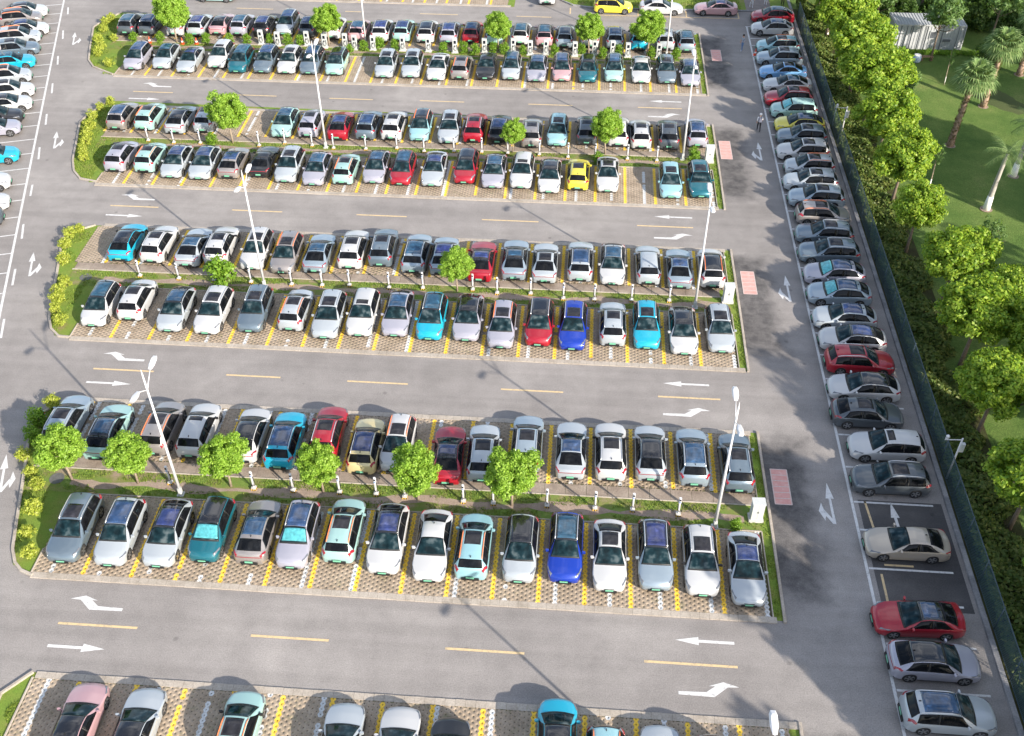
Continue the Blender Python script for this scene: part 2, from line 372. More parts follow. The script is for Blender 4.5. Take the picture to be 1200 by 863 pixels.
def sweep(name, pts, w, h, z0, mat, closed=False):
    """kerb: a rectangular section swept along a plan polyline, inner edge on the line"""
    pts = [Vector((a, b2, 0)) for a, b2 in pts]; P = []; F = []
    n = len(pts)
    for i, p_ in enumerate(pts):
        d = (pts[min(i+1, n-1)] - pts[max(i-1, 0)]).normalized(); q = Vector((-d.y, d.x, 0))
        for off, z in ((-w/2, z0), (-w/2, z0+h-0.015), (-w/2+0.015, z0+h), (w/2-0.015, z0+h), (w/2, z0+h-0.015), (w/2, z0)):
            P.append((p_.x+q.x*off, p_.y+q.y*off, z))
    for i in range(n-1):
        for k in range(5): F.append((i*6+k, (i+1)*6+k, (i+1)*6+k+1, i*6+k+1))
    F.append((0, 1, 2, 3, 4, 5)); F.append(tuple((n-1)*6+k for k in (5, 4, 3, 2, 1, 0)))
    return mesh_np(name, P, F, [mat])
ORD = ['first', 'second', 'third', 'fourth', 'fifth', 'sixth', 'seventh', 'eighth', 'ninth', 'tenth', 'eleventh', 'twelfth', 'thirteenth', 'fourteenth', 'fifteenth', 'sixteenth',
       'seventeenth', 'eighteenth', 'nineteenth', 'twentieth', 'twenty-first', 'twenty-second', 'twenty-third', 'twenty-fourth', 'twenty-fifth', 'twenty-sixth', 'twenty-seventh',
       'twenty-eighth', 'twenty-ninth', 'thirtieth']

# ------------------------------------------------------------------ plan positions in metres, projected from image pixels onto the ground (x along the rows, y away from the camera)
D = {
 '4f': [(-27.68, 33.45, ('S', 'g', 's', '-', 'F')), (-24.98, 33.33, ('S', 's', 'g', 'v', 'F')), (-22.25, 33.46, ('C', 's', 'k', '-', 'F')), (-19.83, 33.97, ('M', 't', 'k', '-', 'F', '*')), (-17.19, 34.0, ('C', 'z', 'g', '-', 'R')), (-14.88, 33.88, ('S', 'l', 'g', 'v', 'F', '*')), (-12.34, 34.52, ('M', 'm', 's', 'o', 'R')), (-9.75, 33.95, ('C', 'w', 'k', '-', 'F')), (-7.19, 33.6, ('D', 'w', 'n', '-', 'F')), (-4.88, 33.92, ('M', 'q', 's', 'o', 'R')), (-2.26, 33.87, ('M', 's', 'k', '-', 'F')), (0.23, 34.05, ('S', 'b', 'k', 'v', 'F')), (2.67, 33.61, ('D', 'w', 's', '-', 'F')), (5.18, 33.93, ('S', 'i', 'k', 'v', 'F')), (7.69, 33.73, ('S', 'w', 's', '-', 'F')), (10.13, 33.23, ('D', 's', 'g', '-', 'F'))],
 '4r': [(-31.53, 41.82, ('S', 'i', 's', '-', 'R')), (-28.62, 41.19, ('C', 'm', 'k', 'v', 'R')), (-25.35, 41.79, ('M', 'z', 's', 'o', 'R')), (-22.99, 41.69, ('S', 'w', 'x', '-', 'R')), (-19.69, 41.53, ('C', 'w', 'k', '-', 'R')), (-17.37, 41.21, ('S', 'c', 'g', '-', 'R')), (-14.86, 41.96, ('S', 'r', 's', '-', 'R')), (-12.3, 41.09, ('S', 'o', 'g', '-', 'R')), (-10.35, 41.44, ('M', 'w', 's', 'o', 'F')), (-7.15, 40.65, ('D', 'r', 'k', '-', 'R')), (-5.04, 41.04, ('S', 's', 's', '-', 'R')), (-2.42, 42.02, ('S', 'i', 's', '-', 'R')), (0.3, 41.6, ('D', 's', 'g', '-', 'R')), (2.7, 41.71, ('S', 'w', 's', '-', 'R')), (5.11, 41.78, ('C', 's', 'k', '-', 'R')), (7.67, 41.62, ('S', 'i', 'g', '-', 'R')), (10.28, 41.33, ('S', 'g', 's', '-', 'R'))],
 '3f': [(-33.82, 53.69, ('M', 'w', 'k', '-', 'F')), (-31.43, 54.47, ('M', 'w', 's', '-', 'R')), (-28.25, 53.44, ('C', 's', 'k', '-', 'F')), (-25.53, 53.45, ('S', 'w', 's', '-', 'F')), (-22.6, 53.79, ('S', 'g', 's', '-', 'F')), (-19.72, 54.16, ('M', 's', 's', 'o', 'R')), (-17.21, 53.58, ('S', 's', 's', '-', 'F')), (-14.86, 53.99, ('S', 'w', 'x', '-', 'F')), (-12.38, 54.12, ('C', 'l', 'g', '-', 'F')), (-9.9, 53.92, ('M', 'c', 'k', 'v', 'F')), (-7.34, 54.02, ('C', 'l', 'k', '-', 'F')), (-4.89, 53.42, ('M', 'l', 's', 'o', 'F')), (-2.3, 53.84, ('M', 'r', 'k', 'v', 'F')), (0.06, 53.55, ('S', 'b', 's', '-', 'F')), (2.82, 54.11, ('S', 's', 's', '-', 'R')), (5.17, 54.0, ('S', 'c', 's', '-', 'F')), (7.7, 53.66, ('C', 'w', 'k', '-', 'F')), (10.25, 54.0, ('S', 's', 's', '-', 'F'))],
 '3r': [(-34.71, 61.47, ('C', 'c', 'k', '-', 'R')), (-32.15, 61.37, ('S', 'w', 's', '-', 'R')), (-29.37, 61.16, ('D', 's', 'g', '-', 'R')), (-27.32, 61.58, ('S', 'w', 's', '-', 'R')), (-24.42, 61.11, ('S', 'w', 's', '-', 'F')), (-21.99, 60.86, ('M', 'z', 's', 'o', 'F')), (-19.55, 61.03, ('D', 'i', 'g', '-', 'R')), (-17.04, 61.77, ('S', 'w', 's', '-', 'R')), (-14.79, 62.16, ('S', 'g', 's', '-', 'R')), (-12.13, 61.57, ('S', 'i', 'g', '-', 'R')), (-9.98, 61.46, ('C', 'i', 'g', '-', 'R')), (-7.06, 60.87, ('D', 'r', 'k', '-', 'R')), (-4.56, 61.26, ('D', 'i', 'k', '-', 'R')), (-2.26, 61.01, ('D', 's', 's', '-', 'R')), (0.38, 61.47, ('S', 's', 'g', '-', 'R')), (2.81, 61.17, ('C', 'w', 'g', '-', 'F')), (5.45, 61.36, ('S', 's', 'n', '-', 'R')), (7.75, 61.0, ('D', 'i', 'g', '-', 'R')), (10.16, 61.35, ('M', 'w', 'k', 'o', 'R'))],
 '2f': [(-39.81, 74.25, ('M', 'l', 's', '-', 'R')), (-37.23, 74.24, ('M', 'm', 's', 'o', 'R')), (-34.72, 73.55, ('C', 's', 'g', '-', 'F')), (-32.26, 73.54, ('C', 's', 'g', '-', 'F')), (-29.79, 73.8, ('C', 'z', 'g', '-', 'R')), (-27.24, 74.19, ('D', 'k', 'n', '-', 'R')), (-24.83, 73.56, ('S', 's', 's', '-', 'F')), (-22.37, 73.25, ('C', 'l', 'g', '-', 'F')), (-19.9, 73.56, ('M', 'm', 's', 'o', 'R')), (-17.37, 73.92, ('C', 'l', 'k', '-', 'F')), (-15.04, 73.81, ('M', 'r', 'k', '-', 'F')), (-12.39, 73.83, ('D', 's', 'g', '-', 'F')), (-9.69, 74.47, ('M', 'r', 'k', '-', 'F')), (-7.24, 73.93, ('C', 'l', 'g', 'v', 'F')), (-4.86, 74.04, ('S', 'w', 'x', '-', 'F')), (-2.49, 73.48, ('C', 'w', 'k', '-', 'F')), (-0.11, 74.1, ('M', 'y', 's', '-', 'R')), (2.38, 73.96, ('D', 'w', 's', '-', 'F')), (7.61, 73.42, ('M', 'q', 's', '-', 'F')), (10.08, 73.72, ('S', 't', 's', '-', 'F'))],
 '2r': [(-42.34, 81.31, ('S', 'z', 'g', '-', 'R')), (-39.78, 81.49, ('M', 'm', 's', 'o', 'R')), (-36.79, 81.08, ('C', 's', 'k', '-', 'R')), (-34.29, 81.41, ('M', 's', 's', 'o', 'R')), (-27.06, 81.09, ('C', 'm', 'g', '-', 'F')), (-24.6, 81.27, ('M', 'l', 's', '-', 'R')), (-21.87, 80.95, ('C', 'r', 'k', '-', 'R')), (-19.35, 81.24, ('S', 'g', 'g', '-', 'R')), (-17.01, 81.3, ('S', 'w', 's', '-', 'R')), (-14.54, 81.28, ('M', 'q', 'k', 'o', 'F')), (-11.92, 81.09, ('S', 's', 's', '-', 'F')), (-9.67, 81.45, ('S', 'r', 's', 'v', 'R')), (-7.41, 81.29, ('S', 'k', 'g', '-', 'R')), (-4.44, 80.85, ('S', 'z', 's', '-', 'R')), (-2.14, 81.29, ('M', 'q', 's', '-', 'F')), (0.46, 81.7, ('S', 'd', 's', '-', 'R')), (3.28, 81.65, ('S', 'w', 'n', '-', 'R')), (5.27, 81.35, ('S', 'w', 's', '-', 'R')), (7.75, 81.46, ('S', 'd', 's', '-', 'R')), (10.27, 81.91, ('S', 'l', 'g', '-', 'R'))],
 '1f': [(-45.17, 93.47, ('M', 'l', 'g', '-', 'F')), (-42.39, 93.82, ('C', 's', 'k', '-', 'F')), (-39.72, 93.12, ('D', 's', 'k', '-', 'F')), (-36.9, 94.41, ('S', 'w', 'x', '-', 'F')), (-34.56, 93.58, ('M', 't', 'g', '-', 'F')), (-32.01, 93.67, ('S', 'g', 'g', '-', 'F')), (-29.61, 93.71, ('S', 'w', 's', '-', 'F')), (-27.34, 93.76, ('S', 'g', 'g', '-', 'F')), (-24.8, 93.71, ('M', 'm', 'k', '-', 'F')), (-19.77, 93.49, ('S', 's', 's', '-', 'F')), (-17.19, 93.68, ('S', 's', 's', '-', 'F')), (-14.54, 93.26, ('D', 'w', 'x', '-', 'F')), (-12.23, 93.66, ('M', 'z', 's', 'o', 'R')), (-9.76, 93.75, ('D', 'k', 'n', '-', 'F')), (-7.26, 93.89, ('M', 's', 'k', '-', 'F')), (-4.69, 93.72, ('C', 'l', 'g', '-', 'F')), (-2.25, 93.99, ('M', 'p', 'k', '-', 'F')), (0.31, 93.88, ('M', 't', 'k', '-', 'F')), (2.89, 94.17, ('M', 'm', 'k', '-', 'F')), (5.57, 94.14, ('D', 'w', 'n', '-', 'F')), (8.04, 94.17, ('S', 'g', 's', '-', 'F')), (10.34, 93.87, ('C', 'l', 'g', '-', 'F'))],
 '1r': [(-48.74, 101.47, ('S', 'd', 'g', '-', 'R')), (-46.54, 101.63, ('S', 'd', 'g', '-', 'R')), (-43.49, 101.63, ('S', 'w', 's', '-', 'R')), (-41.29, 101.68, ('S', 's', 'g', '-', 'R')), (-39.08, 102.15, ('D', 'p', 'k', '-', 'R')), (-36.81, 102.1, ('S', 'l', 'g', '-', 'R')), (-34.33, 102.06, ('S', 'k', 'g', '-', 'R')), (-32.0, 102.66, ('M', 's', 'g', '-', 'F')), (-29.46, 102.2, ('S', 'd', 'g', '-', 'R')), (-26.73, 101.97, ('S', 'w', 's', '-', 'R')), (-24.02, 101.59, ('S', 'p', 'g', '-', 'R')), (-21.62, 101.76, ('S', 'w', 'g', '-', 'R')), (-19.34, 101.93, ('S', 'm', 'g', '-', 'R')), (-16.81, 101.83, ('S', 'w', 'k', '-', 'R')), (-14.39, 101.73, ('S', 'l', 'g', '-', 'R')), (-12.03, 101.96, ('S', 'r', 'k', '-', 'R')), (-9.6, 101.83, ('M', 'm', 'k', '-', 'R')), (-6.85, 102.02, ('S', 'w', 'k', '-', 'R')), (-4.36, 101.93, ('M', 'p', 'k', '-', 'R')), (-2.22, 101.55, ('S', 'i', 'k', '-', 'R')), (0.42, 101.82, ('S', 'w', 's', '-', 'R')), (2.98, 101.79, ('S', 'i', 'g', '-', 'R')), (5.43, 101.56, ('M', 'c', 'k', '-', 'R')), (8.22, 101.76, ('S', 's', 's', '-', 'R')), (10.32, 101.4, ('S', 'i', 'k', '-', 'R'))],
 'R': [(16.79, 27.49, ('S', 's', 'g', '-', 'R')), (16.77, 30.39, ('C', 'l', 'k', '-', 'R')), (16.43, 32.92, ('D', 'r', 'k', '-', 'F')), (16.89, 37.96, ('D', 'e', 'n', '-', 'F')), (17.04, 42.82, ('S', 'd', 's', '-', 'F')), (17.34, 45.56, ('S', 'w', 'x', '-', 'F')), (16.68, 48.38, ('C', 'd', 's', '-', 'R')), (16.92, 50.89, ('C', 'w', 'k', '-', 'F')), (17.1, 53.54, ('S', 'r', 's', '-', 'R')), (17.03, 55.82, ('C', 'w', 'k', '-', 'F')), (16.87, 58.21, ('C', 's', 'g', '-', 'F')), (16.95, 61.0, ('C', 'i', 'g', 'v', 'F', '*')), (16.99, 63.41, ('C', 'l', 'g', '-', 'F', '*')), (17.01, 66.21, ('S', 'g', 's', '-', 'F')), (17.04, 68.72, ('S', 'g', 's', '-', 'F')), (17.41, 71.39, ('M', 'z', 's', 'o', 'R')), (17.18, 73.96, ('S', 'i', 's', '-', 'F')), (17.04, 76.43, ('S', 's', 's', '-', 'F')), (17.43, 78.96, ('M', 's', 's', 'o', 'F')), (17.14, 81.54, ('S', 'w', 's', '-', 'F')), (17.39, 84.19, ('S', 'g', 's', '-', 'F')), (17.49, 86.4, ('C', 'y', 'k', '-', 'F')), (17.41, 89.11, ('M', 'm', 'n', '-', 'F', '*')), (17.11, 91.47, ('S', 'r', 's', '-', 'F')), (17.25, 94.31, ('D', 'w', 'g', '-', 'F')), (17.17, 97.08, ('D', 'u', 's', '-', 'F')), (17.27, 100.17, ('S', 'i', 's', '-', 'F')), (17.56, 103.0, ('M', 'q', 's', 'o', 'F')), (17.38, 107.43, ('C', 'w', 'g', '-', 'F')), (17.78, 110.57, ('C', 'r', 'k', '-', 'F'))],
 'L': [(-59.33, 106.96, ('C', 'w', 'k', '-', 'F')), (-59.23, 105.12, ('M', 'z', 'k', 'o', 'F')), (-57.24, 102.36, ('C', 'w', 'k', '-', 'F')), (-57.36, 100.4, ('M', 's', 's', 'o', 'F')), (-56.27, 97.55, ('S', 'g', 's', '-', 'F')), (-55.45, 94.6, ('C', 'c', 'g', '-', 'F')), (-54.42, 91.41, ('M', 's', 's', 'o', 'F')), (-52.82, 88.5, ('S', 'w', 's', '-', 'F')), (-52.01, 85.84, ('C', 'w', 'k', '-', 'F')), (-51.73, 83.33, ('S', 'k', 'g', '-', 'F')), (-51.02, 81.27, ('C', 'l', 'g', '-', 'F')), (-49.03, 76.5, ('C', 'c', 'g', '-', 'F')), (-47.82, 72.09, ('S', 'w', 's', '-', 'F')), (-46.55, 69.07, ('D', 'w', 'g', '-', 'F')), (-46.08, 66.82, ('M', 'd', 's', 'o', 'F'))],
 '5': [(-22.84, 26.27, ('D', 'p', 'k', '-', 'R')), (-19.91, 26.18, ('D', 's', 'k', '-', 'R')), (-15.01, 26.3, ('M', 'm', 's', 'o', 'R')), (-9.99, 26.08, ('D', 's', 'k', '-', 'R')), (-7.3, 26.04, ('D', 'w', 'k', '-', 'R')), (-4.85, 25.68, ('C', 'k', 'k', '-', 'R')), (0.23, 26.95, ('M', 'c', 'k', '-', 'R')), (2.53, 25.59, ('M', 'q', 'n', 'o', 'F')), (5.12, 25.95, ('D', 's', 'n', '-', 'R')), (7.58, 25.53, ('S', 'w', 's', '-', 'F'))],
 'dash': [((-26.44, 29.87), (-22.14, 29.87)), ((-16.04, 29.86), (-11.89, 29.85)), ((-5.76, 29.82), (-1.65, 29.84)), ((4.52, 29.81), (9.27, 29.84)), ((-32.25, 49.82), (-28.06, 49.78)), ((-23.07, 49.8), (-19.37, 49.85)), ((-14.82, 49.8), (-10.73, 49.8)), ((-4.51, 49.75), (-0.38, 49.76)), ((5.85, 49.8), (9.91, 49.81)), ((-38.49, 69.66), (-34.44, 69.63)), ((-28.28, 69.71), (-24.11, 69.69)), ((-17.96, 69.73), (-13.85, 69.75)), ((-7.71, 69.72), (-3.12, 69.8)), ((4.81, 69.77), (9.27, 69.84)), ((-43.71, 89.6), (-39.77, 89.67)), ((-33.7, 89.64), (-29.54, 89.65)), ((-24.35, 89.58), (-20.15, 89.57)), ((-15.6, 89.68), (-11.33, 89.76)), ((-5.19, 89.75), (-1.0, 89.77)), ((5.2, 89.88), (9.34, 89.83)), ((-39.18, 110.07), (-35.03, 110.13)), ((-26.87, 110.12), (-24.89, 110.02)), ((-18.48, 110.01), (-14.26, 110.05)), ((-7.78, 110.05), (-3.93, 110.14))],
 'ldash': [((-58.09, 108.97), (-57.38, 107.14)), ((-56.18, 102.93), (-55.36, 100.82)), ((-54.19, 96.76), (-53.44, 94.83)), ((-52.24, 90.74), (-51.47, 88.69)), ((-50.22, 84.56), (-49.48, 82.55)), ((-48.3, 78.48), (-47.54, 76.44)), ((-46.28, 72.29), (-45.72, 70.58)), ((-44.49, 66.45), (-43.74, 64.45)), ((-42.49, 60.48), (-41.82, 58.47)), ((-40.66, 54.56), (-39.95, 52.46))],
 'outline': {4: [(-32.46, 46.97), (-34.0, 45.21), (-33.96, 43.81), (-33.54, 42.33), (-32.54, 39.3), (-31.5, 36.04), (-30.98, 34.46), (-30.43, 33.54), (-29.87, 33.05), (-29.1, 32.76)], 3: [(-38.61, 66.68), (-40.54, 65.28), (-40.39, 64.26), (-39.04, 60.03), (-38.11, 56.89), (-37.46, 54.89), (-36.84, 53.71), (-35.97, 52.93), (-35.15, 52.86)], 2: [(-45.36, 87.56), (-46.31, 84.24), (-46.44, 83.18), (-45.54, 80.21), (-44.42, 76.43), (-43.62, 74.7), (-42.6, 73.52), (-41.1, 73.13)], 1: [(-51.57, 108.02), (-53.03, 104.71), (-53.16, 103.81), (-51.65, 98.99), (-50.65, 96.02), (-49.57, 94.52), (-46.97, 92.98)], 5: [(-26.58, 26.96), (-27.65, 25.57), (-26.46, 23.68)]},
 'bush': {4: [(-33.37, 45.97), (-33.62, 44.34), (-33.36, 42.91), (-33.29, 41.31), (-32.25, 40.03), (-31.42, 39.04), (-30.86, 37.12), (-30.45, 35.45), (-29.74, 34.1)], 3: [(-39.46, 65.69), (-39.86, 64.9), (-39.69, 63.41), (-38.97, 61.44), (-37.74, 58.63), (-37.85, 57.69), (-37.51, 56.67), (-37.21, 55.54), (-36.27, 54.24)], 2: [(-44.84, 86.71), (-45.36, 85.58), (-45.44, 83.87), (-44.94, 82.04), (-44.7, 80.65), (-44.23, 79.19), (-44.04, 77.96), (-43.37, 76.5)], 1: [(-51.78, 105.59), (-52.06, 104.71), (-51.56, 102.77), (-51.13, 100.07), (-49.61, 100.72), (-50.2, 98.55), (-49.96, 97.01), (-47.92, 94.64)]},
 'hedge': [(-47.56, 100.59), (-44.7, 100.8), (-41.44, 100.49), (-39.73, 100.61), (-37.29, 101.05), (-35.46, 101.18), (-33.02, 101.36), (-31.13, 101.22), (-29.81, 101.05), (-24.18, 99.36), (-22.86, 100.23), (-21.37, 100.86), (-19.76, 100.82), (-14.68, 100.29), (-12.55, 100.44), (-11.26, 100.02), (-9.52, 100.66), (-8.37, 100.48), (-6.43, 100.62), (-3.17, 100.59), (-0.38, 100.95), (1.76, 100.18), (3.43, 101.06), (6.77, 100.79), (9.2, 100.71)],
 'cab': [(-33.93, 101.03), (-32.07, 100.63), (-29.07, 101.64), (-27.11, 100.61), (-24.98, 100.76), (-23.92, 100.42), (-21.99, 100.45), (-18.91, 100.51), (-16.22, 100.44), (-13.44, 100.38), (-10.41, 100.59), (-7.45, 100.81), (-5.67, 100.42), (-4.07, 100.68), (-1.08, 100.49), (0.92, 101.14), (2.76, 101.53), (4.32, 100.61), (7.47, 100.69)],
 'cone': [(-45.75, 100.45), (-42.24, 100.44), (-40.75, 100.54)],
 'ch': {4: [(-23.63, 39.87), (-18.51, 39.81), (-16.12, 39.81), (-13.33, 39.85), (-11.13, 39.88), (-9.4, 39.8), (-5.9, 39.7), (-4.13, 39.66), (-0.97, 39.72), (1.85, 39.73), (4.04, 39.76), (6.69, 39.62)], 3: [(-32.61, 60.09), (-29.58, 59.96), (-26.89, 59.94), (-24.07, 59.93), (-20.97, 59.84), (-18.68, 59.9), (-16.66, 60.05), (-13.67, 59.97), (-11.17, 60.13), (-7.46, 60.19), (-5.63, 59.91), (-3.16, 60.02), (-0.74, 59.6), (1.53, 59.63), (4.22, 59.75), (6.97, 59.9)], 2: [(-38.88, 80.07), (-36.46, 79.86), (-34.06, 79.96), (-28.67, 79.89), (-26.51, 80.57), (-23.94, 80.23), (-21.95, 79.92), (-19.06, 79.97), (-16.33, 80.32), (-13.83, 79.94), (-11.19, 80.13), (-8.72, 80.19), (-6.41, 80.13), (-3.61, 80.11), (-1.08, 79.84), (1.31, 79.89), (4.12, 79.92), (6.68, 79.8)]},
}

# ------------------------------------------------------------------ terrain and road
def sheet(name, pts, z, mat, parent=None, kind=None):
    o = obj(name, MB().poly(pts, z).me(name, [mat]), parent)
    if kind: o['kind'] = kind
    return o
sheet('ground', [(-900, -900), (900, -900), (900, 1500), (-900, 1500)], -0.06, 'terrain', kind='structure')
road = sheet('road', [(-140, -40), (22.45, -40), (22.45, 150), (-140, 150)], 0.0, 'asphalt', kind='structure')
lawn_pts = [(22.7, -40), (140, -40), (140, 220), (22.7, 220)]
LX = np.linspace(22.7, 130, 90); LY = np.linspace(-40, 220, 200)
GX, GY = np.meshgrid(LX, LY, indexing='ij')
GZ = 0.05 + 0.10*np.sin(GX*0.21)*np.cos(GY*0.17) + 0.06*np.sin(GX*0.5+GY*0.37); GZ = np.where(GX < 24.5, GZ*0.3, GZ)
idx = np.arange(GX.size).reshape(GX.shape)
F = np.stack([idx[:-1, :-1], idx[1:, :-1], idx[1:, 1:], idx[:-1, 1:]], -1).reshape(-1, 4)
lawn = obj('lawn', mesh_np('lawn', np.stack([GX, GY, GZ], -1).reshape(-1, 3), F, ['lawn'], True)); lawn['kind'] = 'structure'
def lawn_z(x, y):
    z = 0.05 + 0.10*math.sin(x*0.21)*math.cos(y*0.17) + 0.06*math.sin(x*0.5+y*0.37)
    return z*0.3 if x < 24.5 else z
sheet('asphalt_patch', [(17.35, 34.0), (22.2, 34.0), (22.2, 41.7), (17.35, 41.7)], 0.004, 'new_asphalt', road)
# ------------------------------------------------------------------ painted markings (parts of the road)
ZM = 0.009
def strip(name, a, b2, w, mat, z=ZM):
    a = Vector((*a, 0)); b2 = Vector((*b2, 0)); d = (b2-a).normalized(); q = Vector((-d.y, d.x, 0))*(w/2)
    return sheet(name, [tuple((a-q)[:2]), tuple((b2-q)[:2]), tuple((b2+q)[:2]), tuple((a+q)[:2])], z, mat, road)
for a, b2 in D['dash']:
    y = (a[1]+b2[1])/2
    strip('lane_dash', (a[0], y), (b2[0], y), 0.14, 'yellow_marking')
for a, b2 in D['ldash']: strip('lane_dash', a, b2, 0.16, 'white_marking')
strip('edge_line', (16.95, -20), (17.0, 60), 0.16, 'white_marking'); strip('edge_line', (17.0, 60.0), (17.25, 109.2), 0.16, 'white_marking')
strip('edge_line', (-37.3, 43.0), (-68.0, 137.5), 0.18, 'white_marking')
ry = [c[1] for c in D['R']]
ticks = []
for i in range(len(ry)-1):
    g_ = ry[i+1]-ry[i]
    if g_ < 3.3: ticks.append((ry[i]+ry[i+1])/2 + 0.15)
    elif g_ < 4.5: ticks += [ry[i]+1.4, ry[i+1]-1.3]
    else: ticks += [ry[i]+1.45, ry[i+1]-1.3]
for y in ticks + [26.05]: strip('stall_line', (17.1, y), (21.7, y), 0.13, 'white_marking')
strip('stall_line', (17.95, 38.9), (17.75, 41.6), 0.13, 'yellow_marking'); strip('stall_line', (17.7, 33.9), (17.72, 36.3), 0.13, 'yellow_marking'); strip('stall_line', (18.0, 36.95), (19.6, 36.95), 0.13, 'yellow_marking')
ST = [(0, -.085), (1.85, -.085), (1.85, -.25), (3.05, 0), (1.85, .25), (1.85, .085), (0, .085)]
ME = [(0, 0), (.78, .24), (1.53, -.03), (1.21, -.02), (1.67, -.38), (3.06, -.42), (3.06, -.60), (1.28, -.63), (.58, -.04)]
def arrow(pts, loc, sx_=1, sy_=1, rot=0.0, s=1.0):
    ca, sa = math.cos(rot), math.sin(rot); P = []
    for a, b2 in pts:
        a *= sx_*s; b2 *= sy_*s
        P.append((loc[0]+a*ca-b2*sa, loc[1]+a*sa+b2*ca))
    if sx_*sy_ < 0: P = P[::-1]
    sheet('arrow_marking', P, ZM, 'white_marking', road)
for k in (28.48, 48.45, 68.26, 88.2):
    t = {28.48: -26.44, 48.45: -32.22, 68.26: -38.37, 88.2: -43.64}[k]; arrow(ST, (t, k))
for t in [(9.22, 31.23), (9.28, 51.13), (9.28, 71.22), (9.37, 91.2)]: arrow(ST, t, -1)
for t in [(-26.4, 31.44), (-32.15, 51.37), (-38.18, 71.26), (-43.38, 91.35)]: arrow(ME, t)
for t in [(9.25, 28.66), (9.19, 48.66), (9.17, 68.68), (9.18, 88.63)]: arrow(ME, t, -1)
RA = [(0, 0), (.24, -1.25), (.07, -1.25), (.09, -3.2), (-.09, -3.2), (-.41, -2.62), (-.50, -2.98), (-.78, -2.25), (-.56, -1.6), (-.48, -2.1), (-.07, -2.8), (-.07, -1.25), (-.24, -1.25)]
for t in [(15.72, 42.91), (15.82, 63.87), (15.86, 84.0)]: arrow(RA, t)
for t in [(-54.71, 102.55), (-47.93, 81.42), (-42.02, 62.72), (-34.6, 41.6), (-28.9, 24.6)]: arrow(RA, t, -1, 1, rad(18), 1.0)
arrow(ST, (19.4, 38.6), 1, 1, rad(93), 1.0)
ld = Vector((-17.5, 54.2)).normalized(); lp = Vector((-0.951, -0.31))
for k in range(23):
    a = Vector((-41.2, 55.0)) + ld*(2.62*k) + lp*0.1; strip('stall_line', tuple(a), tuple(a+lp*5.0), 0.12, 'white_marking')
for k, d in ((7.7, 1.2), (8.75, 1.2), (5.2, 1.2), (15.1, 1.2)):
    a = Vector((-41.2, 55.0)) + ld*(2.62*k-1.3) + lp*3.6; arrow(ST, tuple(a), 1, 1, math.atan2(-lp.y, -lp.x)*0+rad(90+18), 0.75)
# bays of the kerbside cars
strip('stall_line', (0.2, 111.05), (16.6, 111.15), 0.14, 'yellow_marking')
for x in (-1.9, 5.6, 10.9, 16.6): strip('stall_line', (x, 111.1), (x, 112.8), 0.14, 'yellow_marking', ZM+0.004)
# striped red panels beside the islands
for (x, y0, y1) in [(12.95, 41.0, 43.8), (13.0, 61.35, 64.15), (12.85, 80.8, 83.95), (13.45, 100.4, 103.0)]:
    pn = sheet('red_road_panel', [(x-.5, y0), (x+.5, y0), (x+.5, y1), (x-.5, y1)], 0.013, 'red_panel', road)
    mb = MB()
    for k in range(7):
        yy = y0+(y1-y0)*k/6; mb.poly([(x-.5, yy-.03), (x+.5, yy-.03), (x+.5, yy+.03), (x-.5, yy+.03)], 0.017)
    for sx_ in (-.52, .46): mb.poly([(x+sx_, y0), (x+sx_+.06, y0), (x+sx_+.06, y1), (x+sx_, y1)], 0.021)
    obj('panel_stripe', mb.me('panel_stripe', ['panel_line']), pn)
obj('drain_grate', MB().box((14.55, 99.6, 0.008), (0.5, 0.45, 0.02)).me('drain_grate', ['manhole_iron']), road)

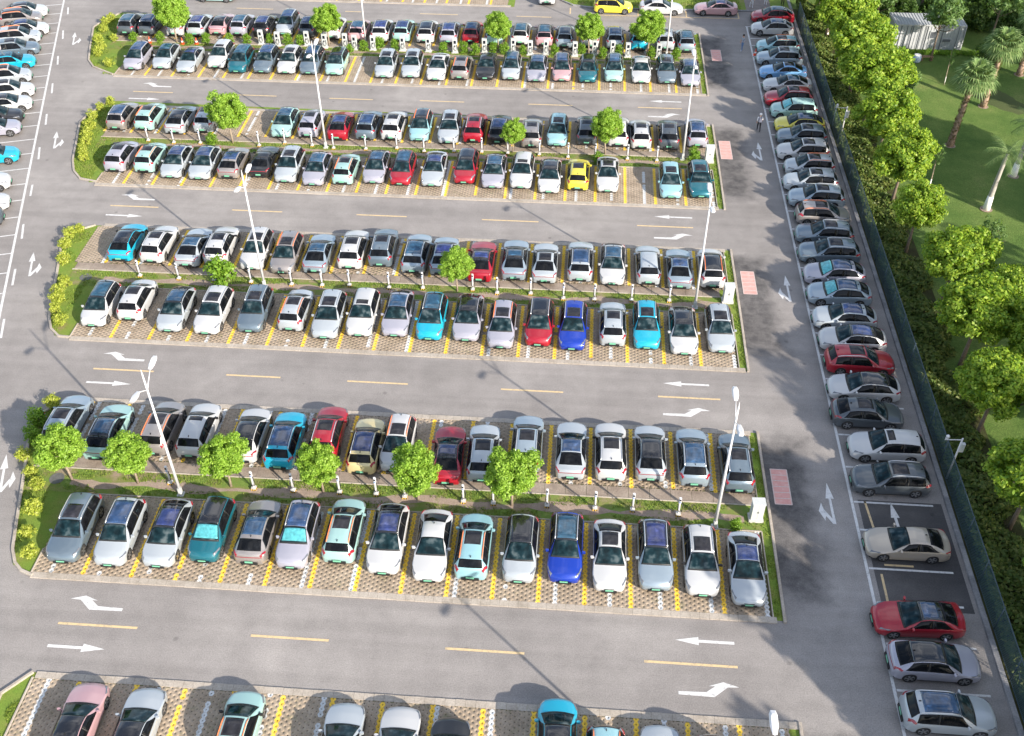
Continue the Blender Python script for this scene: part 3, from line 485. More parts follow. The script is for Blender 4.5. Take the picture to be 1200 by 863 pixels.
# ------------------------------------------------------------------ parking islands
DX, DY = 2.5/11, 0.30
def pavers(name, x0, x1, y0, y1, yellow, white, parent, z=0.06):
    """grass paver grid: hexagonal stones in columns, each with an open hole"""
    nx = int(round((x1-x0)/DX)); ny = int(round((y1-y0)/DY)); yo = (y1-y0)/ny
    ii, jj = np.meshgrid(np.arange(nx), np.arange(ny+1), indexing='ij')
    cx = x0 + (ii+.5)*DX; cy = y0 + (jj + np.where(ii % 2 == 0, 0.5, 0.0))*yo
    ok = cy < y1+0.02
    cx = cx[ok]; cy = cy[ok]
    n = len(cx)
    a_, b_, h_ = DX*2/3-.0016, DX/3-.001, yo/2-.0016
    outer = np.array([(a_, 0), (b_, h_), (0, h_), (-b_, h_), (-a_, 0), (-b_, -h_), (0, -h_), (b_, -h_)])
    ang = np.arctan2(outer[:, 1], outer[:, 0]); inner = 0.033*np.stack([np.cos(ang), np.sin(ang)], -1)
    dz = RNG.normal(0, 0.0018, n)
    C = np.stack([cx, cy], -1)
    o = C[:, None, :]+outer; i_ = C[:, None, :]+inner
    top = z+dz
    V = np.zeros((n, 24, 3)); V[:, :8, :2] = o; V[:, :8, 2] = top[:, None]; V[:, 8:16, :2] = i_; V[:, 8:16, 2] = top[:, None]; V[:, 16:, :2] = i_; V[:, 16:, 2] = z-0.03
    k = np.arange(8); k1 = (k+1) % 8
    f1 = np.stack([k, k1, 8+k1, 8+k], -1); f2 = np.stack([8+k, 8+k1, 16+k1, 16+k], -1)
    f = np.concatenate([f1, f2]); Fa = (f[None]+24*np.arange(n)[:, None, None]).reshape(-1, 4)
    mi = np.zeros(n, int)
    for xs, v in ((white, 2), (yellow, 1)):
        for xl in xs:
            col = x0 + (np.floor((xl-x0)/DX)+.5)*DX
            mi[np.abs(cx-col) < DX*0.3] = v
    # worn paint: a few stones of each line lost
    worn = RNG.random(n) < np.where(mi == 2, 0.10, 0.006); mi[worn] = 0
    ob = obj(name, mesh_np(name, V.reshape(-1, 3), Fa, ['paver_stone', 'paver_yellow', 'paver_white'], False, np.repeat(mi, 16)), parent)
    ob['kind'] = 'stuff'
    sheet('paver_bed', [(x0-.02, y0-.02), (x1+.02, y0-.02), (x1+.02, y1+.02), (x0-.02, y1+.02)], z-0.028, 'hole_soil', parent)
STONE = MB().box((0, 0, 0), (0.50, 0.38, 0.13), bev=0.02).me('kerb_stone', ['kerb'])
SLAB = [MB().box((0, 0, 0), (1.23, 0.80, 0.05), bev=0.01).me('slab', ['slab'])]
def kerb_run(x0, x1, y, parent, single):
    n = int((x1-x0)/0.51)
    if single:
        for k in range(n):
            o = obj('kerb_stone', STONE, parent, (x0+0.255+k*0.51, y+random.uniform(-.008, .008), 0.005+random.uniform(-.004, .004)), random.uniform(-.008, .008))
    else:
        mb = MB()
        for k in range(n): mb.box((x0+0.255+k*0.51, y, 0.005+random.uniform(-.004, .004)), (0.50, 0.38, 0.13))
        o = obj('kerb_stones', mb.me('kerb_stones', ['kerb']), parent); o['kind'] = 'stuff'
def inside(x, y, poly):
    c = np.zeros(len(x), bool); m_ = len(poly)
    for i in range(m_):
        (xa, ya), (xb, yb) = poly[i], poly[i-1]
        if ya != yb: c ^= ((ya > y) != (yb > y)) & (x < (xb-xa)*(y-ya)/(yb-ya)+xa)
    return c
def blades(name, areas, n, h, parent, mat='grass_blade', z=0.05, poly=None):
    A = np.array([(a[1]-a[0])*(a[3]-a[2]) for a in areas]); pick = RNG.choice(len(areas), n, p=A/A.sum())
    ar = np.array(areas)[pick]; x = ar[:, 0]+(ar[:, 1]-ar[:, 0])*RNG.random(n); y = ar[:, 2]+(ar[:, 3]-ar[:, 2])*RNG.random(n)
    keep = (np.sin(x*1.7+1.3*np.sin(y*2.1))+np.sin(x*0.63+4)) > -0.9
    if poly is not None: keep &= inside(x, y, poly)
    x = x[keep]; y = y[keep]; n = len(x)
    a = RNG.random(n)*6.283; w = 0.02+0.03*RNG.random(n); hh = h*(0.5+RNG.random(n)); le = 0.6*hh*(RNG.random(n)-.2); b2 = RNG.random(n)*6.283
    V = np.zeros((n, 3, 3)); V[:, 0] = np.stack([x-w*np.cos(a), y-w*np.sin(a), np.full(n, z)], -1); V[:, 1] = np.stack([x+w*np.cos(a), y+w*np.sin(a), np.full(n, z)], -1)
    V[:, 2] = np.stack([x+le*np.cos(b2), y+le*np.sin(b2), z+hh], -1)
    o = obj(name, mesh_np(name, V.reshape(-1, 3), np.arange(3*n).reshape(-1, 3), [mat]), parent); o['kind'] = 'stuff'
WH = [-0.14+2.81*k for k in range(-20, 6)]
ISL = {4: dict(B=33.0, xf=-29.2, xr=-32.7, yf=[-26.31, -23.55, -21.02]+[-18.57+2.5*k for k in range(12)], yr=[1.42+2.5*k for k in range(-13, 4)]),
       3: dict(B=52.98, xf=-35.1, xr=-38.3, yf=[-32.29, -29.47, -26.73, -23.9]+[-21.05+2.5*k for k in range(13)], yr=[1.6+2.5*k for k in range(-16, 4)]),
       2: dict(B=72.94, xf=-41.0, xr=-43.7, yf=[-26.12+2.5*k for k in range(-5, 15)], yr=[1.5+2.5*k for k in range(-18, 4)]),
       1: dict(B=92.96, xf=-46.8, xr=-50.1, yf=[-43.7, -41.0, -38.3, -35.7, -33.3]+[-30.98+2.5*k for k in range(17)], yr=[1.7+2.5*k for k in range(-20, 4)])}
ISL_NAME = {5: 'bottommost', 4: 'nearest', 3: 'second', 2: 'third', 1: 'farthest'}
for k, I in ISL.items():
    B = I['B']; e = empty('parking_island', (0, 0, 0)); e['kind'] = 'structure'; I['e'] = e
    out = D['outline'][k]
    foot = list(out) + [(11.95, B-.2), (11.95, B+13.85)]
    sheet('grass_bed', foot, 0.018, 'grass_bed', e)
    x1 = 11.35
    pavers('grass_paver', I['xf'], x1, B, B+5.72, I['yf'], WH, e)
    pavers('grass_paver', I['xr'], x1, B+8.72, B+13.52, I['yr'], [x+0.6 for x in WH], e)
    kerb_run(I['xf'], 12.0, B-.2, e, k == 4); kerb_run(I['xr']+0.4, 12.0, B+13.76, e, k == 4)
    # thin kerbs either side of the planted median, concrete slabs, mulch
    for y, xe in ((B+5.8, I['xf']+.4), (B+7.76, I['xr']+.2)): obj('edging', sweep('edging', [(xe, y), (11.4, y)], 0.08, 0.10, 0.0, 'kerb'), e)
    obj('edging', sweep('edging', [(11.42, B), (11.42, B+5.8)], 0.07, 0.09, 0.0, 'kerb'), e); obj('edging', sweep('edging', [(11.42, B+7.76), (11.42, B+13.5)], 0.07, 0.09, 0.0, 'kerb'), e)
    obj('edging', sweep('edging', [(I['xf']-.04, B-.05), (I['xf']-.04, B+(1.6 if k != 3 else 1.4))], 0.09, 0.10, 0.0, 'kerb'), e)
    obj('kerb', sweep('kerb', out, 0.17, 0.13, 0.0, 'kerb'), e); obj('kerb', sweep('kerb', [(12.0, B-.35), (12.02, B+6), (12.0, B+13.9)], 0.16, 0.13, 0.0, 'kerb'), e)
    sheet('grass_median', [(I['xr']+.3, B+5.84), (11.38, B+5.84), (11.38, B+7.72), (I['xr']+.3, B+7.72)], 0.045, 'grass_median', e)
    # mulch path with an uneven outline
    P = []; r = random.Random(k)
    xs = np.arange(I['xr']+3, 11.0, 0.6)
    P = [(x, B+6.42+.16*math.sin(x*1.1+k)+r.uniform(-.08, .08)) for x in xs] + [(x, B+6.98+.2*math.sin(x*0.8+2*k)+r.uniform(-.1, .1)) for x in xs[::-1]]
    sheet('mulch', P, 0.052, 'mulch', e)
    x = I['xr']+.9
    while x < 11.0:
        obj('slab', SLAB[0], e, (x, B+8.24, 0.035+random.uniform(-.005, .006)), random.uniform(-.006, .006)); x += 1.25
    blades('grass', [(I['xr']+.4, 11.3, B+5.9, B+6.45), (I['xr']+.4, 11.3, B+6.95, B+7.65), (11.5, 11.9, B, B+13.4)], 9000, 0.09, e)
    xl = min(p_[0] for p_ in out)
    blades('grass', [(xl, I['xf']-.15, B, B+7), (xl, I['xr']-.1, B+7, B+13.5)], 8000, 0.09, e, z=0.02, poly=out+[(I['xr']+2, B), (I['xr']+2, B+13.8)])
# the island cut by the lower edge of the picture and the one beyond the farthest aisle
e5 = empty('parking_island'); e5['kind'] = 'structure'
sheet('grass_bed', [(-26.5, 26.9), (-27.9, 25.3), (-25.0, 14.0), (12.0, 14.0), (12.0, 26.9)], 0.018, 'grass_bed', e5)
pavers('grass_paver', -26.3, 11.35, 17.0, 26.52, [-23.81, -21.04]+[-18.5+2.5*k for k in range(12)], WH, e5)
kerb_run(-26.3, 12.0, 26.75, e5, True)
obj('kerb', sweep('kerb', [(-26.5, 26.9), (-27.6, 25.6), (-27.5, 24.0), (-25.2, 15.0)], 0.17, 0.13, 0.0, 'kerb'), e5); obj('kerb', sweep('kerb', [(12.0, 14), (12.0, 26.9)], 0.16, 0.13, 0.0, 'kerb'), e5)
obj('edging', sweep('edging', [(-26.4, 17.0), (-26.4, 26.6)], 0.1, 0.1, 0.0, 'kerb'), e5)
blades('grass', [(-27.3, -26.5, 22, 25.4)], 1200, 0.09, e5, z=0.02)
e0 = empty('parking_island'); e0['kind'] = 'structure'
sheet('grass_bed', [(-58.0, 112.6), (-8.2, 112.6), (-8.2, 126.0), (-62.0, 126.0)], 0.018, 'grass_bed', e0)
pavers('grass_paver', -56.0, -9.0, 112.95, 118.4, [-33.5+2.5*k for k in range(-8, 10)], WH, e0)
kerb_run(-56.0, -8.4, 112.72, e0, False)
verge = sheet('verge', [(-2.9, 150), (-2.9, 114.6), (-1.6, 113.4), (0.2, 112.95), (3.0, 112.75), (17.2, 113.15), (22.4, 113.6), (22.4, 150)], 0.09, 'grass_bed', kind='structure')
obj('kerb', sweep('kerb', [(-2.9, 150), (-2.9, 114.6), (-1.6, 113.4), (0.2, 112.95), (3.0, 112.75), (17.2, 113.15), (22.4, 113.6)], 0.2, 0.16, 0.0, 'fence_base'), verge)
sheet('footpath', [(17.6, 113.3), (20.4, 113.5), (20.4, 150), (17.6, 150)], 0.098, 'path_stone', kind='structure')
blades('grass', [(-2, 17, 113.4, 117)], 6000, 0.12, verge, z=0.09)
# manhole rings in the beds
for (x, y) in [(-36.7, 59.8), (-30.65, 39.85), (-41.6, 79.4)]:
    o = obj('manhole_cover', MB().lathe((0, 0, 0), [(0.45, -.02), (0.45, .035), (0.38, .035), (0.37, .025), (0.02, .03)], 20).me('manhole_cover', ['manhole_iron']), None, (x, y, 0.03))
    tag(o, {59.8: 'round iron manhole cover in grass bed of second island', 39.85: 'round manhole cover under the tree at nearest island\'s left end', 79.4: 'round manhole cover in grass bed of third island'}[y], 'manhole', 'manhole covers')

# ------------------------------------------------------------------ cars
CT = {
 'S': dict(name='suv', L=4.62, W=1.90, prof=[(0, .58), (.05, .72), (.22, .86), (.6, .95), (1.2, 1.05), (2.0, 1.55), (2.5, 1.635), (3.5, 1.61), (4.08, 1.54), (4.46, 1.12), (4.56, 1.03), (4.62, .70)], tc=1.2, trf=2.06, trr=4.04, trg=4.42, fw=.80, rw=3.72, R=.35),
 'M': dict(name='hatchback', L=4.40, W=1.87, prof=[(0, .60), (.05, .75), (.22, .91), (.95, 1.06), (1.82, 1.56), (2.3, 1.645), (3.4, 1.62), (3.92, 1.56), (4.26, 1.14), (4.34, 1.04), (4.40, .72)], tc=.95, trf=1.88, trr=3.88, trg=4.22, fw=.74, rw=3.60, R=.34),
 'D': dict(name='sedan', L=4.80, W=1.88, prof=[(0, .54), (.05, .66), (.28, .79), (.7, .87), (1.35, .96), (2.25, 1.39), (2.7, 1.465), (3.2, 1.445), (3.7, 1.33), (4.35, 1.07), (4.65, 1.03), (4.74, .96), (4.80, .66)], tc=1.35, trf=2.3, trr=3.42, trg=4.27, fw=.86, rw=3.78, R=.335),
 'C': dict(name='crossover', L=4.60, W=1.90, prof=[(0, .56), (.05, .70), (.28, .86), (1.12, 1.0), (1.95, 1.47), (2.4, 1.565), (3.2, 1.535), (3.75, 1.42), (4.33, 1.13), (4.52, 1.03), (4.60, .70)], tc=1.12, trf=2.0, trr=3.6, trg=4.28, fw=.80, rw=3.70, R=.36)}
class Shell:
    def __init__(s, c):
        s.c = c; L, W = c['L'], c['W']; p_ = np.array(c['prof'])
        s.tt = np.linspace(0, L, 401); z = np.interp(s.tt, p_[:, 0], p_[:, 1])
        h = s.tt[1]; kn = int(0.11/h); w = np.hanning(2*kn+3)[1:-1]; w /= w.sum()
        zp = np.concatenate([2*z[0]-z[1:kn+1][::-1], z, 2*z[-1]-z[-kn-1:-1][::-1]]); s.zt = np.convolve(zp, w, 'valid')
        s.H = s.zt.max()
    def sec(s, t):
        c = s.c; L, W = c['L'], c['W']; t = np.asarray(t, float)
        zt = np.interp(t, s.tt, s.zt)
        zb = np.interp(t, [0, .3, c['tc'], L-.9, L-.15, L], [.56, .80, .93, 1.0, .97, .70]); zb = np.minimum(zb, zt-.07)
        uf = np.clip(1-t/.85, 0, 1); ur = np.clip(1-(L-t)/.70, 0, 1)
        wB = W/2*(.66+.34*(1-uf**2.6+1e-9)**(1/2.6))*(.72+.28*(1-ur**2.6+1e-9)**(1/2.6))
        # flared arches
        for a in (c['fw'], c['rw']): wB = wB + .018*np.exp(-((t-a)/.33)**4)
        g = np.clip((zt-zb-.06)/(s.H-.99-.06), 0, 1)
        gw = np.where(t > (c['trf']+c['trr'])/2, g**.40, g**.75); w2 = wB*.90*(1-gw)+np.minimum(W/2*.645, wB*.80)*gw
        zs = .23+.10*np.clip(1-t/.35, 0, 1)+.12*np.clip(1-(L-t)/.35, 0, 1)
        for a in (c['fw'], c['rw']):
            R = c['R']+.055; d = np.clip(R*R-(t-a)**2, 0, None); zs = np.maximum(zs, np.where(d > 0, c['R']-.02+np.sqrt(d), 0))
        z7 = zb-.17; z7 = np.maximum(z7, zs+.05)
        P = np.zeros(t.shape+(11, 2))
        def put(i, x, z): P[..., i, 0] = x; P[..., i, 1] = z
        put(0, 0*t, zt); put(1, .45*w2, zt-.010); put(2, .80*w2, zt-.034-.012*(1-g))
        z3 = zt-.085*g-.062*(1-g); w5 = wB*.955
        put(3, w2, z3); put(5, w5, zb); put(4, (w2+w5)/2+.025*g, (z3+zb)/2)
        put(6, wB*.985, zb-.055); put(7, wB, z7); put(8, wB*.978, zs+.5*(z7-zs)); put(9, wB*.985, zs+.18*(z7-zs)); put(10, wB*.955, zs)
        return P
    def bow(s, x, t):
        """plan curvature: the ends of the car sweep back towards the sides"""
        c = s.c; L, W = c['L'], c['W']
        ff = .5*(1+np.cos(np.pi*np.clip(t/2.5, 0, 1))); fr = .5*(1+np.cos(np.pi*np.clip((L-t)/1.9, 0, 1)))
        return (np.abs(x)/(W/2))**2*(.17*ff-.14*fr)
    def at(s, t, v):
        """point on the shell at station t, section parameter v (negative: other side)"""
        t = np.asarray(t, float); v = np.asarray(v, float); P = s.sec(t); a = np.clip(np.abs(v), 0, 9.999); i = a.astype(int); f = (a-i)[..., None]
        q = np.take_along_axis(P, i[..., None, None], -2)[..., 0, :]*(1-f)+np.take_along_axis(P, (i+1)[..., None, None], -2)[..., 0, :]*f
        return np.stack([np.sign(v)*q[..., 0], t-s.c['L']/2+s.bow(q[..., 0], t), q[..., 1]], -1)
    def patch(s, name, corners, nt, nv, off, mat):
        """corners: (t,v) at (00,10,11,01); a panel lying just proud of the shell"""
        a = np.linspace(0, 1, nt)[:, None]; b2 = np.linspace(0, 1, nv)[None]
        c0, c1, c2, c3 = [np.array(q, float) for q in corners]
        tv = (1-a)[..., None]*(1-b2)[..., None]*c0+a[..., None]*(1-b2)[..., None]*c1+a[..., None]*b2[..., None]*c2+(1-a)[..., None]*b2[..., None]*c3
        P = s.at(tv[..., 0], tv[..., 1]); e_ = 1e-3
        dt = s.at(tv[..., 0]+e_, tv[..., 1])-s.at(tv[..., 0]-e_, tv[..., 1])
        dv = s.at(tv[..., 0], tv[..., 1]+e_)-s.at(tv[..., 0], tv[..., 1]-e_)
        n = np.cross(dt, dv); n /= np.linalg.norm(n, axis=-1, keepdims=True)+1e-12
        ctr = np.array([0, 0, .7]); sg = np.sign(((P-ctr)*n).sum(-1, keepdims=True)); P = P+n*sg*off
        idx = np.arange(nt*nv).reshape(nt, nv)
        F = np.stack([idx[:-1, :-1], idx[1:, :-1], idx[1:, 1:], idx[:-1, 1:]], -1).reshape(-1, 4)
        # side skirt so that the panel has thickness
        ring = np.concatenate([idx[0, :], idx[1:, -1], idx[-1, -2::-1], idx[-2:0:-1, 0]]); m_ = len(ring)
        V = P.reshape(-1, 3); Vb = (P-n*sg*(off+.012)).reshape(-1, 3)[ring]; o = len(V)
        k = np.arange(m_); F2 = np.stack([ring, ring[(k+1) % m_], o+(k+1) % m_, o+k], -1)
        me = mesh_np(name, np.concatenate([V, Vb]), np.concatenate([F, F2]), [mat], True)
        return me
def build_car_type(code):
    c = CT[code]; s = Shell(c); L, W = c['L'], c['W']; T = {}
    ts = np.unique(np.round(np.concatenate([np.array([0, .008, .02, .04, .07, .1, .14, .19, .24]), np.linspace(.3, L-.3, 62), L-np.array([0, .008, .02, .04, .07, .1, .14, .19, .24])] + [np.linspace(a-.42, a+.42, 25) for a in (c['fw'], c['rw'])]), 4))
    P = s.sec(ts); n = len(ts)
    x = np.concatenate([P[:, ::-1, 0], -P[:, 1:, 0]], 1); z = np.concatenate([P[:, ::-1, 1], P[:, 1:, 1]], 1); k = x.shape[1]
    V = np.stack([x, np.repeat((ts-L/2)[:, None], k, 1)+s.bow(x, np.repeat(ts[:, None], k, 1)), z], -1).reshape(-1, 3)
    F = [(i*k+j, i*k+j+1, (i+1)*k+j+1, (i+1)*k+j) for i in range(n-1) for j in range(k-1)]
    F.append(tuple(range(k-1, -1, -1))); F.append(tuple((n-1)*k+j for j in range(k)))
    T['body'] = mesh_np('body', V, F, [None], True)
    tc, trf, trr, trg = c['tc'], c['trf'], c['trr'], c['trg']
    T['windscreen'] = s.patch('windscreen', [(tc+.07, -2.84), (trf-.03, -2.78), (trf-.03, 2.78), (tc+.07, 2.84)], 9, 13, .009, 'windscreen')
    T['windscreen_seal'] = s.patch('windscreen_seal', [(tc-.01, -3.04), (trf+.01, -3.02), (trf+.01, 3.02), (tc-.01, 3.04)], 9, 13, .005, 'trim_black')
    T['sunshade'] = s.patch('sunshade', [(tc+.14, -2.7), (trf-.10, -2.65), (trf-.10, 2.65), (tc+.14, 2.7)], 9, 13, .013, 'sunshade')
    T['rear_window'] = s.patch('rear_window', [(trr+.03, -2.86), (trg+.0, -2.88), (trg+.0, 2.88), (trr+.03, 2.86)], 8, 11, .006, 'tinted_glass')
    tm = (trf+trr)/2+.02
    for sg, nm in ((1, 'a'), (-1, 'b')):
        T['side_front_'+nm] = s.patch('side_window', [(tc+.20, 4.92*sg), (tm-.04, 4.92*sg), (tm-.04, 3.14*sg), (trf-.08, 3.14*sg)], 9, 6, .007, 'tinted_glass')
        T['side_rear_'+nm] = s.patch('side_window', [(tm+.04, 4.92*sg), (trg-.20, 4.88*sg), (trr+.04, 3.14*sg), (tm+.04, 3.14*sg)], 9, 6, .007, 'tinted_glass')
        T['pillar_'+nm] = s.patch('pillar', [(tm-.037, 4.92*sg), (tm+.037, 4.92*sg), (tm+.037, 3.14*sg), (tm-.037, 3.14*sg)], 2, 6, .005, 'trim_black')
        T['head_'+nm] = s.patch('headlight', [(.20, 2.35*sg), (.62, 4.6*sg), (.50, 5.8*sg), (.08, 3.2*sg)], 22, 16, .020, 'headlight')
        T['tail_'+nm] = s.patch('taillight', [(L-.10, 2.5*sg), (L-.42, 4.9*sg), (L-.32, 5.9*sg), (L-.05, 3.6*sg)], 22, 16, .018, 'taillight')
        ra = np.linspace(trf+.06, trr-.02, 10); q = s.at(ra, np.full(10, 2.93*sg))
        mb = MB(); mb.tube([(a, b2, zz+(.035 if 0 < i < 9 else 0.0)) for i, (a, b2, zz) in enumerate(q)], .028, 6)
        T['rail_'+nm] = mb.me('roof_rail', [None], True)
        zb = float(s.sec(np.array([tc+.45]))[0, 5, 1]); wb = float(s.sec(np.array([tc+.45]))[0, 5, 0])
        mb = MB(); mb.box((sg*(wb+.10), tc+.47-L/2, zb+.07), (.20, .11, .13), bev=.04); mb.box((sg*(wb+.01), tc+.47-L/2, zb+.03), (.10, .05, .04))
        T['mirror_'+nm] = mb.me('mirror', [None])
    # roofs
    T['roof_s'] = s.patch('sunroof', [(trf+.12, -1.85), (trf+1.08, -1.85), (trf+1.08, 1.85), (trf+.12, 1.85)], 9, 9, .006, 'sunroof_glass')
    T['roof_x'] = s.patch('sunroof', [(trf+.10, -1.7), (trf+.52, -1.7), (trf+.52, 1.7), (trf+.10, 1.7)], 5, 9, .006, 'sunroof_glass')
    T['roof_g'] = s.patch('glass_roof', [(trf+.03, -2.62), (trr-.04 if code == 'D' else trr-.22, -2.62), (trr-.04 if code == 'D' else trr-.22, 2.62), (trf+.03, 2.62)], 12, 11, .006, 'roof_glass')
    T['roof_k'] = s.patch('black_roof', [(trf-.02, -2.98), (trr+.04, -2.98), (trr+.04, 2.98), (trf-.02, 2.98)], 14, 13, .005, 'black_roof')
    T['glass_k'] = s.patch('glass_roof', [(trf+.10, -2.25), (trr-.22, -2.25), (trr-.22, 2.25), (trf+.10, 2.25)], 12, 11, .0085, 'roof_glass')
    q = s.at(np.array([trr-.12]), np.array([0.0]))[0]
    T['antenna'] = MB().box((0, q[1], q[2]+.03), (.04, .14, .07), taper=.5).me('antenna', ['trim_black'])
    # fascias
    T['grille'] = MB().box((0, -L/2+.012, .36), (W*.46, .06, .12), bev=.03).box((0, -L/2+.012, .565), (W*.30, .03, .018)).me('grille', ['trim_black'])
    T['rear_bumper'] = MB().box((0, L/2-.02, .44), (W*.52, .07, .16), bev=.03).me('rear_bumper', ['trim_black'])
    T['plate_front'] = MB().box((0, -L/2-.008, .46), (.44, .015, .13)).me('number_plate', ['plate_green'])
    T['plate_rear'] = MB().box((0, L/2+.015, .58), (.44, .02, .13)).me('number_plate', ['plate_green'])
    if code in 'DC':
        T['light_bar'] = s.patch('light_bar', [(L-.062, -4.5), (L-.05, -4.5), (L-.05, 4.5), (L-.062, 4.5)], 3, 9, .009, 'taillight')
    T['underbody'] = MB().box((0, 0, .33), (W*.80, L*.90, .34)).me('underbody', ['trim_black'])
    T['bow'] = lambda t: float(s.bow(np.array(W/2), np.array(t)))
    if code in 'SC':
        for sg, nm in ((1, 'a'), (-1, 'b')): T['sill_'+nm] = s.patch('sill_trim', [(c['fw']+.44, 9.1*sg), (c['rw']-.44, 9.1*sg), (c['rw']-.44, 9.98*sg), (c['fw']+.44, 9.98*sg)], 8, 3, .006, 'trim_black')
    R = c['R']; mb = MB()
    pr = [(R*.70, -.105), (R*.93, -.11), (R, -.08), (R, .08), (R*.93, .11), (R*.70, .105)]; nn = 20
    Vt = [(zz, r*math.cos(6.2832*k/nn), r*math.sin(6.2832*k/nn)) for r, zz in pr for k in range(nn)]
    Ft = [(i*nn+k, i*nn+(k+1) % nn, (i+1)*nn+(k+1) % nn, (i+1)*nn+k) for i in range(5) for k in range(nn)]
    mb.add(Vt, Ft); T['tyre'] = mb.me('tyre', ['tyre'], True)
    mb = MB(); r1 = R*.72
    for sg in (-1, 1):
        mb.add([(sg*.07, r1*math.cos(6.2832*k/nn), r1*math.sin(6.2832*k/nn)) for k in range(nn)], [tuple(range(nn))], 1)
        for k in range(5):
            a = 6.2832*k/5; da = .23; P4 = [(sg*.10, .05*math.cos(a-1), .05*math.sin(a-1)), (sg*.095, r1*math.cos(a-da), r1*math.sin(a-da)), (sg*.095, r1*math.cos(a+da), r1*math.sin(a+da)), (sg*.10, .05*math.cos(a+1), .05*math.sin(a+1))]
            mb.add(P4, [(0, 1, 2, 3)], 0)
        P4 = []
        for k in range(nn):
            a = 6.2832*k/nn; P4 += [(sg*.1, r1*math.cos(a), r1*math.sin(a)), (sg*.1, r1*.9*math.cos(a), r1*.9*math.sin(a))]
        mb.add(P4, [(2*k, (2*k+2) % (2*nn), (2*k+3) % (2*nn), 2*k+1) for k in range(nn)], 0)
    T['rim'] = mb.me('rim', ['rim', 'trim_black'])
    return T
CAR = {k: build_car_type(k) for k in CT}
ROOFTXT = {'s': 'sunroof', 'x': 'small sunroof', 'g': 'glass roof', 'k': 'black roof', 'n': 'plain roof'}
def car(code, x, y, z, rz, where, group):
    ty, co, ro, ra = code[:4]; sh = '*' in code; c = CT[ty]; T = CAR[ty]; L, W = c['L'], c['W']
    e = empty('car', (x, y, z), rz); q_ = random.uniform(.975, 1.02); e.scale = (q_, q_, random.uniform(.98, 1.03))
    txt = ROOFTXT[ro] + {'o': ' and orange rails', 'v': ' and silver rails', '-': ''}[ra]
    tag(e, f"{PAINT[co][0]} {c['name']} with {txt}, {where}", 'car', group)
    pm = 'paint_'+co
    obj('body', T['body'], e, mat=pm); obj('underbody', T['underbody'], e)
    ws = obj('windscreen', T['windscreen'], e); obj('windscreen_seal', T['windscreen_seal'], ws); obj('rear_window', T['rear_window'], e)
    if sh: obj('sunshade', T['sunshade'], ws)
    dark_mirror = co in 'lqcwm' and (hash((round(x*10), round(y*10))) % 3 == 0)
    for nm in 'ab':
        obj('side_window', T['side_front_'+nm], e); obj('side_window', T['side_rear_'+nm], e); obj('pillar', T['pillar_'+nm], e)
        obj('headlight', T['head_'+nm], e); obj('taillight', T['tail_'+nm], e); obj('mirror', T['mirror_'+nm], e, mat='trim_black' if dark_mirror else pm)
        if ra != '-': obj('roof_rail', T['rail_'+nm], e, mat='rail_orange' if ra == 'o' else 'rail_silver')
        elif ty == 'S' and ro in 'gs': obj('roof_rail', T['rail_'+nm], e, mat='rail_silver')
        if 'sill_a' in T: obj('sill_trim', T['sill_'+nm], e)
        sg = 1 if nm == 'a' else -1
        for t in (c['fw'], c['rw']):
            w = obj('wheel', T['tyre'], e, (sg*(W/2-.125), t-L/2+T['bow'](t), c['R'])); obj('rim', T['rim'], w)
    if ro in 'sxg': obj('glass_roof' if ro == 'g' else 'sunroof', T['roof_'+ro], e)
    if ro == 'k':
        rf = obj('black_roof', T['roof_k'], e)
        if (round(x*7)+round(y*3)) % 2: obj('glass_roof', T['glass_k'], rf)
    obj('antenna', T['antenna'], e); obj('grille', T['grille'], e); obj('rear_bumper', T['rear_bumper'], e)
    obj('number_plate', T['plate_front'], e); obj('number_plate', T['plate_rear'], e)
    if 'light_bar' in T: obj('light_bar', T['light_bar'], e)
    return e
ZP = 0.062
for k in (4, 3, 2, 1):
    for side, word in (('f', 'lower row'), ('r', 'upper row')):
        for i, (x, y, code) in enumerate(D[f'{k}{side}']):
            L = CT[code[0]]['L']; F_ = 'F' in code[4:]
            car(code, x, y+L/2+0.02, ZP, (0 if F_ else math.pi)+random.gauss(0, .012), f'{ORD[i]} from left, {word}, {ISL_NAME[k]} island', f'cars in the {word} of the {ISL_NAME[k]} island')
for i, (x, y, code) in enumerate(D['5']):
    L = CT[code[0]]['L']
    car(code, x, y-L/2, ZP, (0 if 'F' in code[4:] else math.pi)+random.gauss(0, .012), f'{ORD[i]} from left at the bottom edge', 'cars cut by the lower edge')
for i, (x, y, code) in enumerate(D['R']):
    L = CT[code[0]]['L']
    car(code, x+L/2, y+0.1, 0.01, (-math.pi/2 if 'F' in code[4:] else math.pi/2)+random.gauss(0, .012), f'{ORD[i]} from the bottom along the fence', 'cars parked along the fence')
for i, (x, y, code) in enumerate(D['L']):
    L = CT[code[0]]['L']; d = Vector((0.947, 0.32))
    car(code, x-d.x*L/2, y-d.y*L/2, 0.01, rad(108.7)+random.gauss(0, .015), f'{ORD[i]} from the top, left margin column', 'cars in the column at the left margin')
car(('M', 'y', 'k', '-', 'F'), 2.8, 112.15, 0.01, math.pi/2, 'parked sideways on the top kerb', 'cars along the top kerb')
car(('D', 'w', 'n', '-', 'F'), 8.1, 112.25, 0.01, math.pi/2, 'parked sideways on the top kerb', 'cars along the top kerb')
car(('D', 'p', 'g', '-', 'F'), 14.1, 112.45, 0.01, -math.pi/2, 'parked sideways near the top right corner', 'cars along the top kerb')
car(('M', 'm', 'g', '-', 'F'), -42.0, 112.3, 0.01, -math.pi/2, 'driving along the top aisle at left', 'cars on the top aisle')
car(('S', 'w', 'n', '-', 'R'), -4.6, 115.2, 0.01, math.pi, 'at the top edge beside the verge', 'cars on the top aisle')

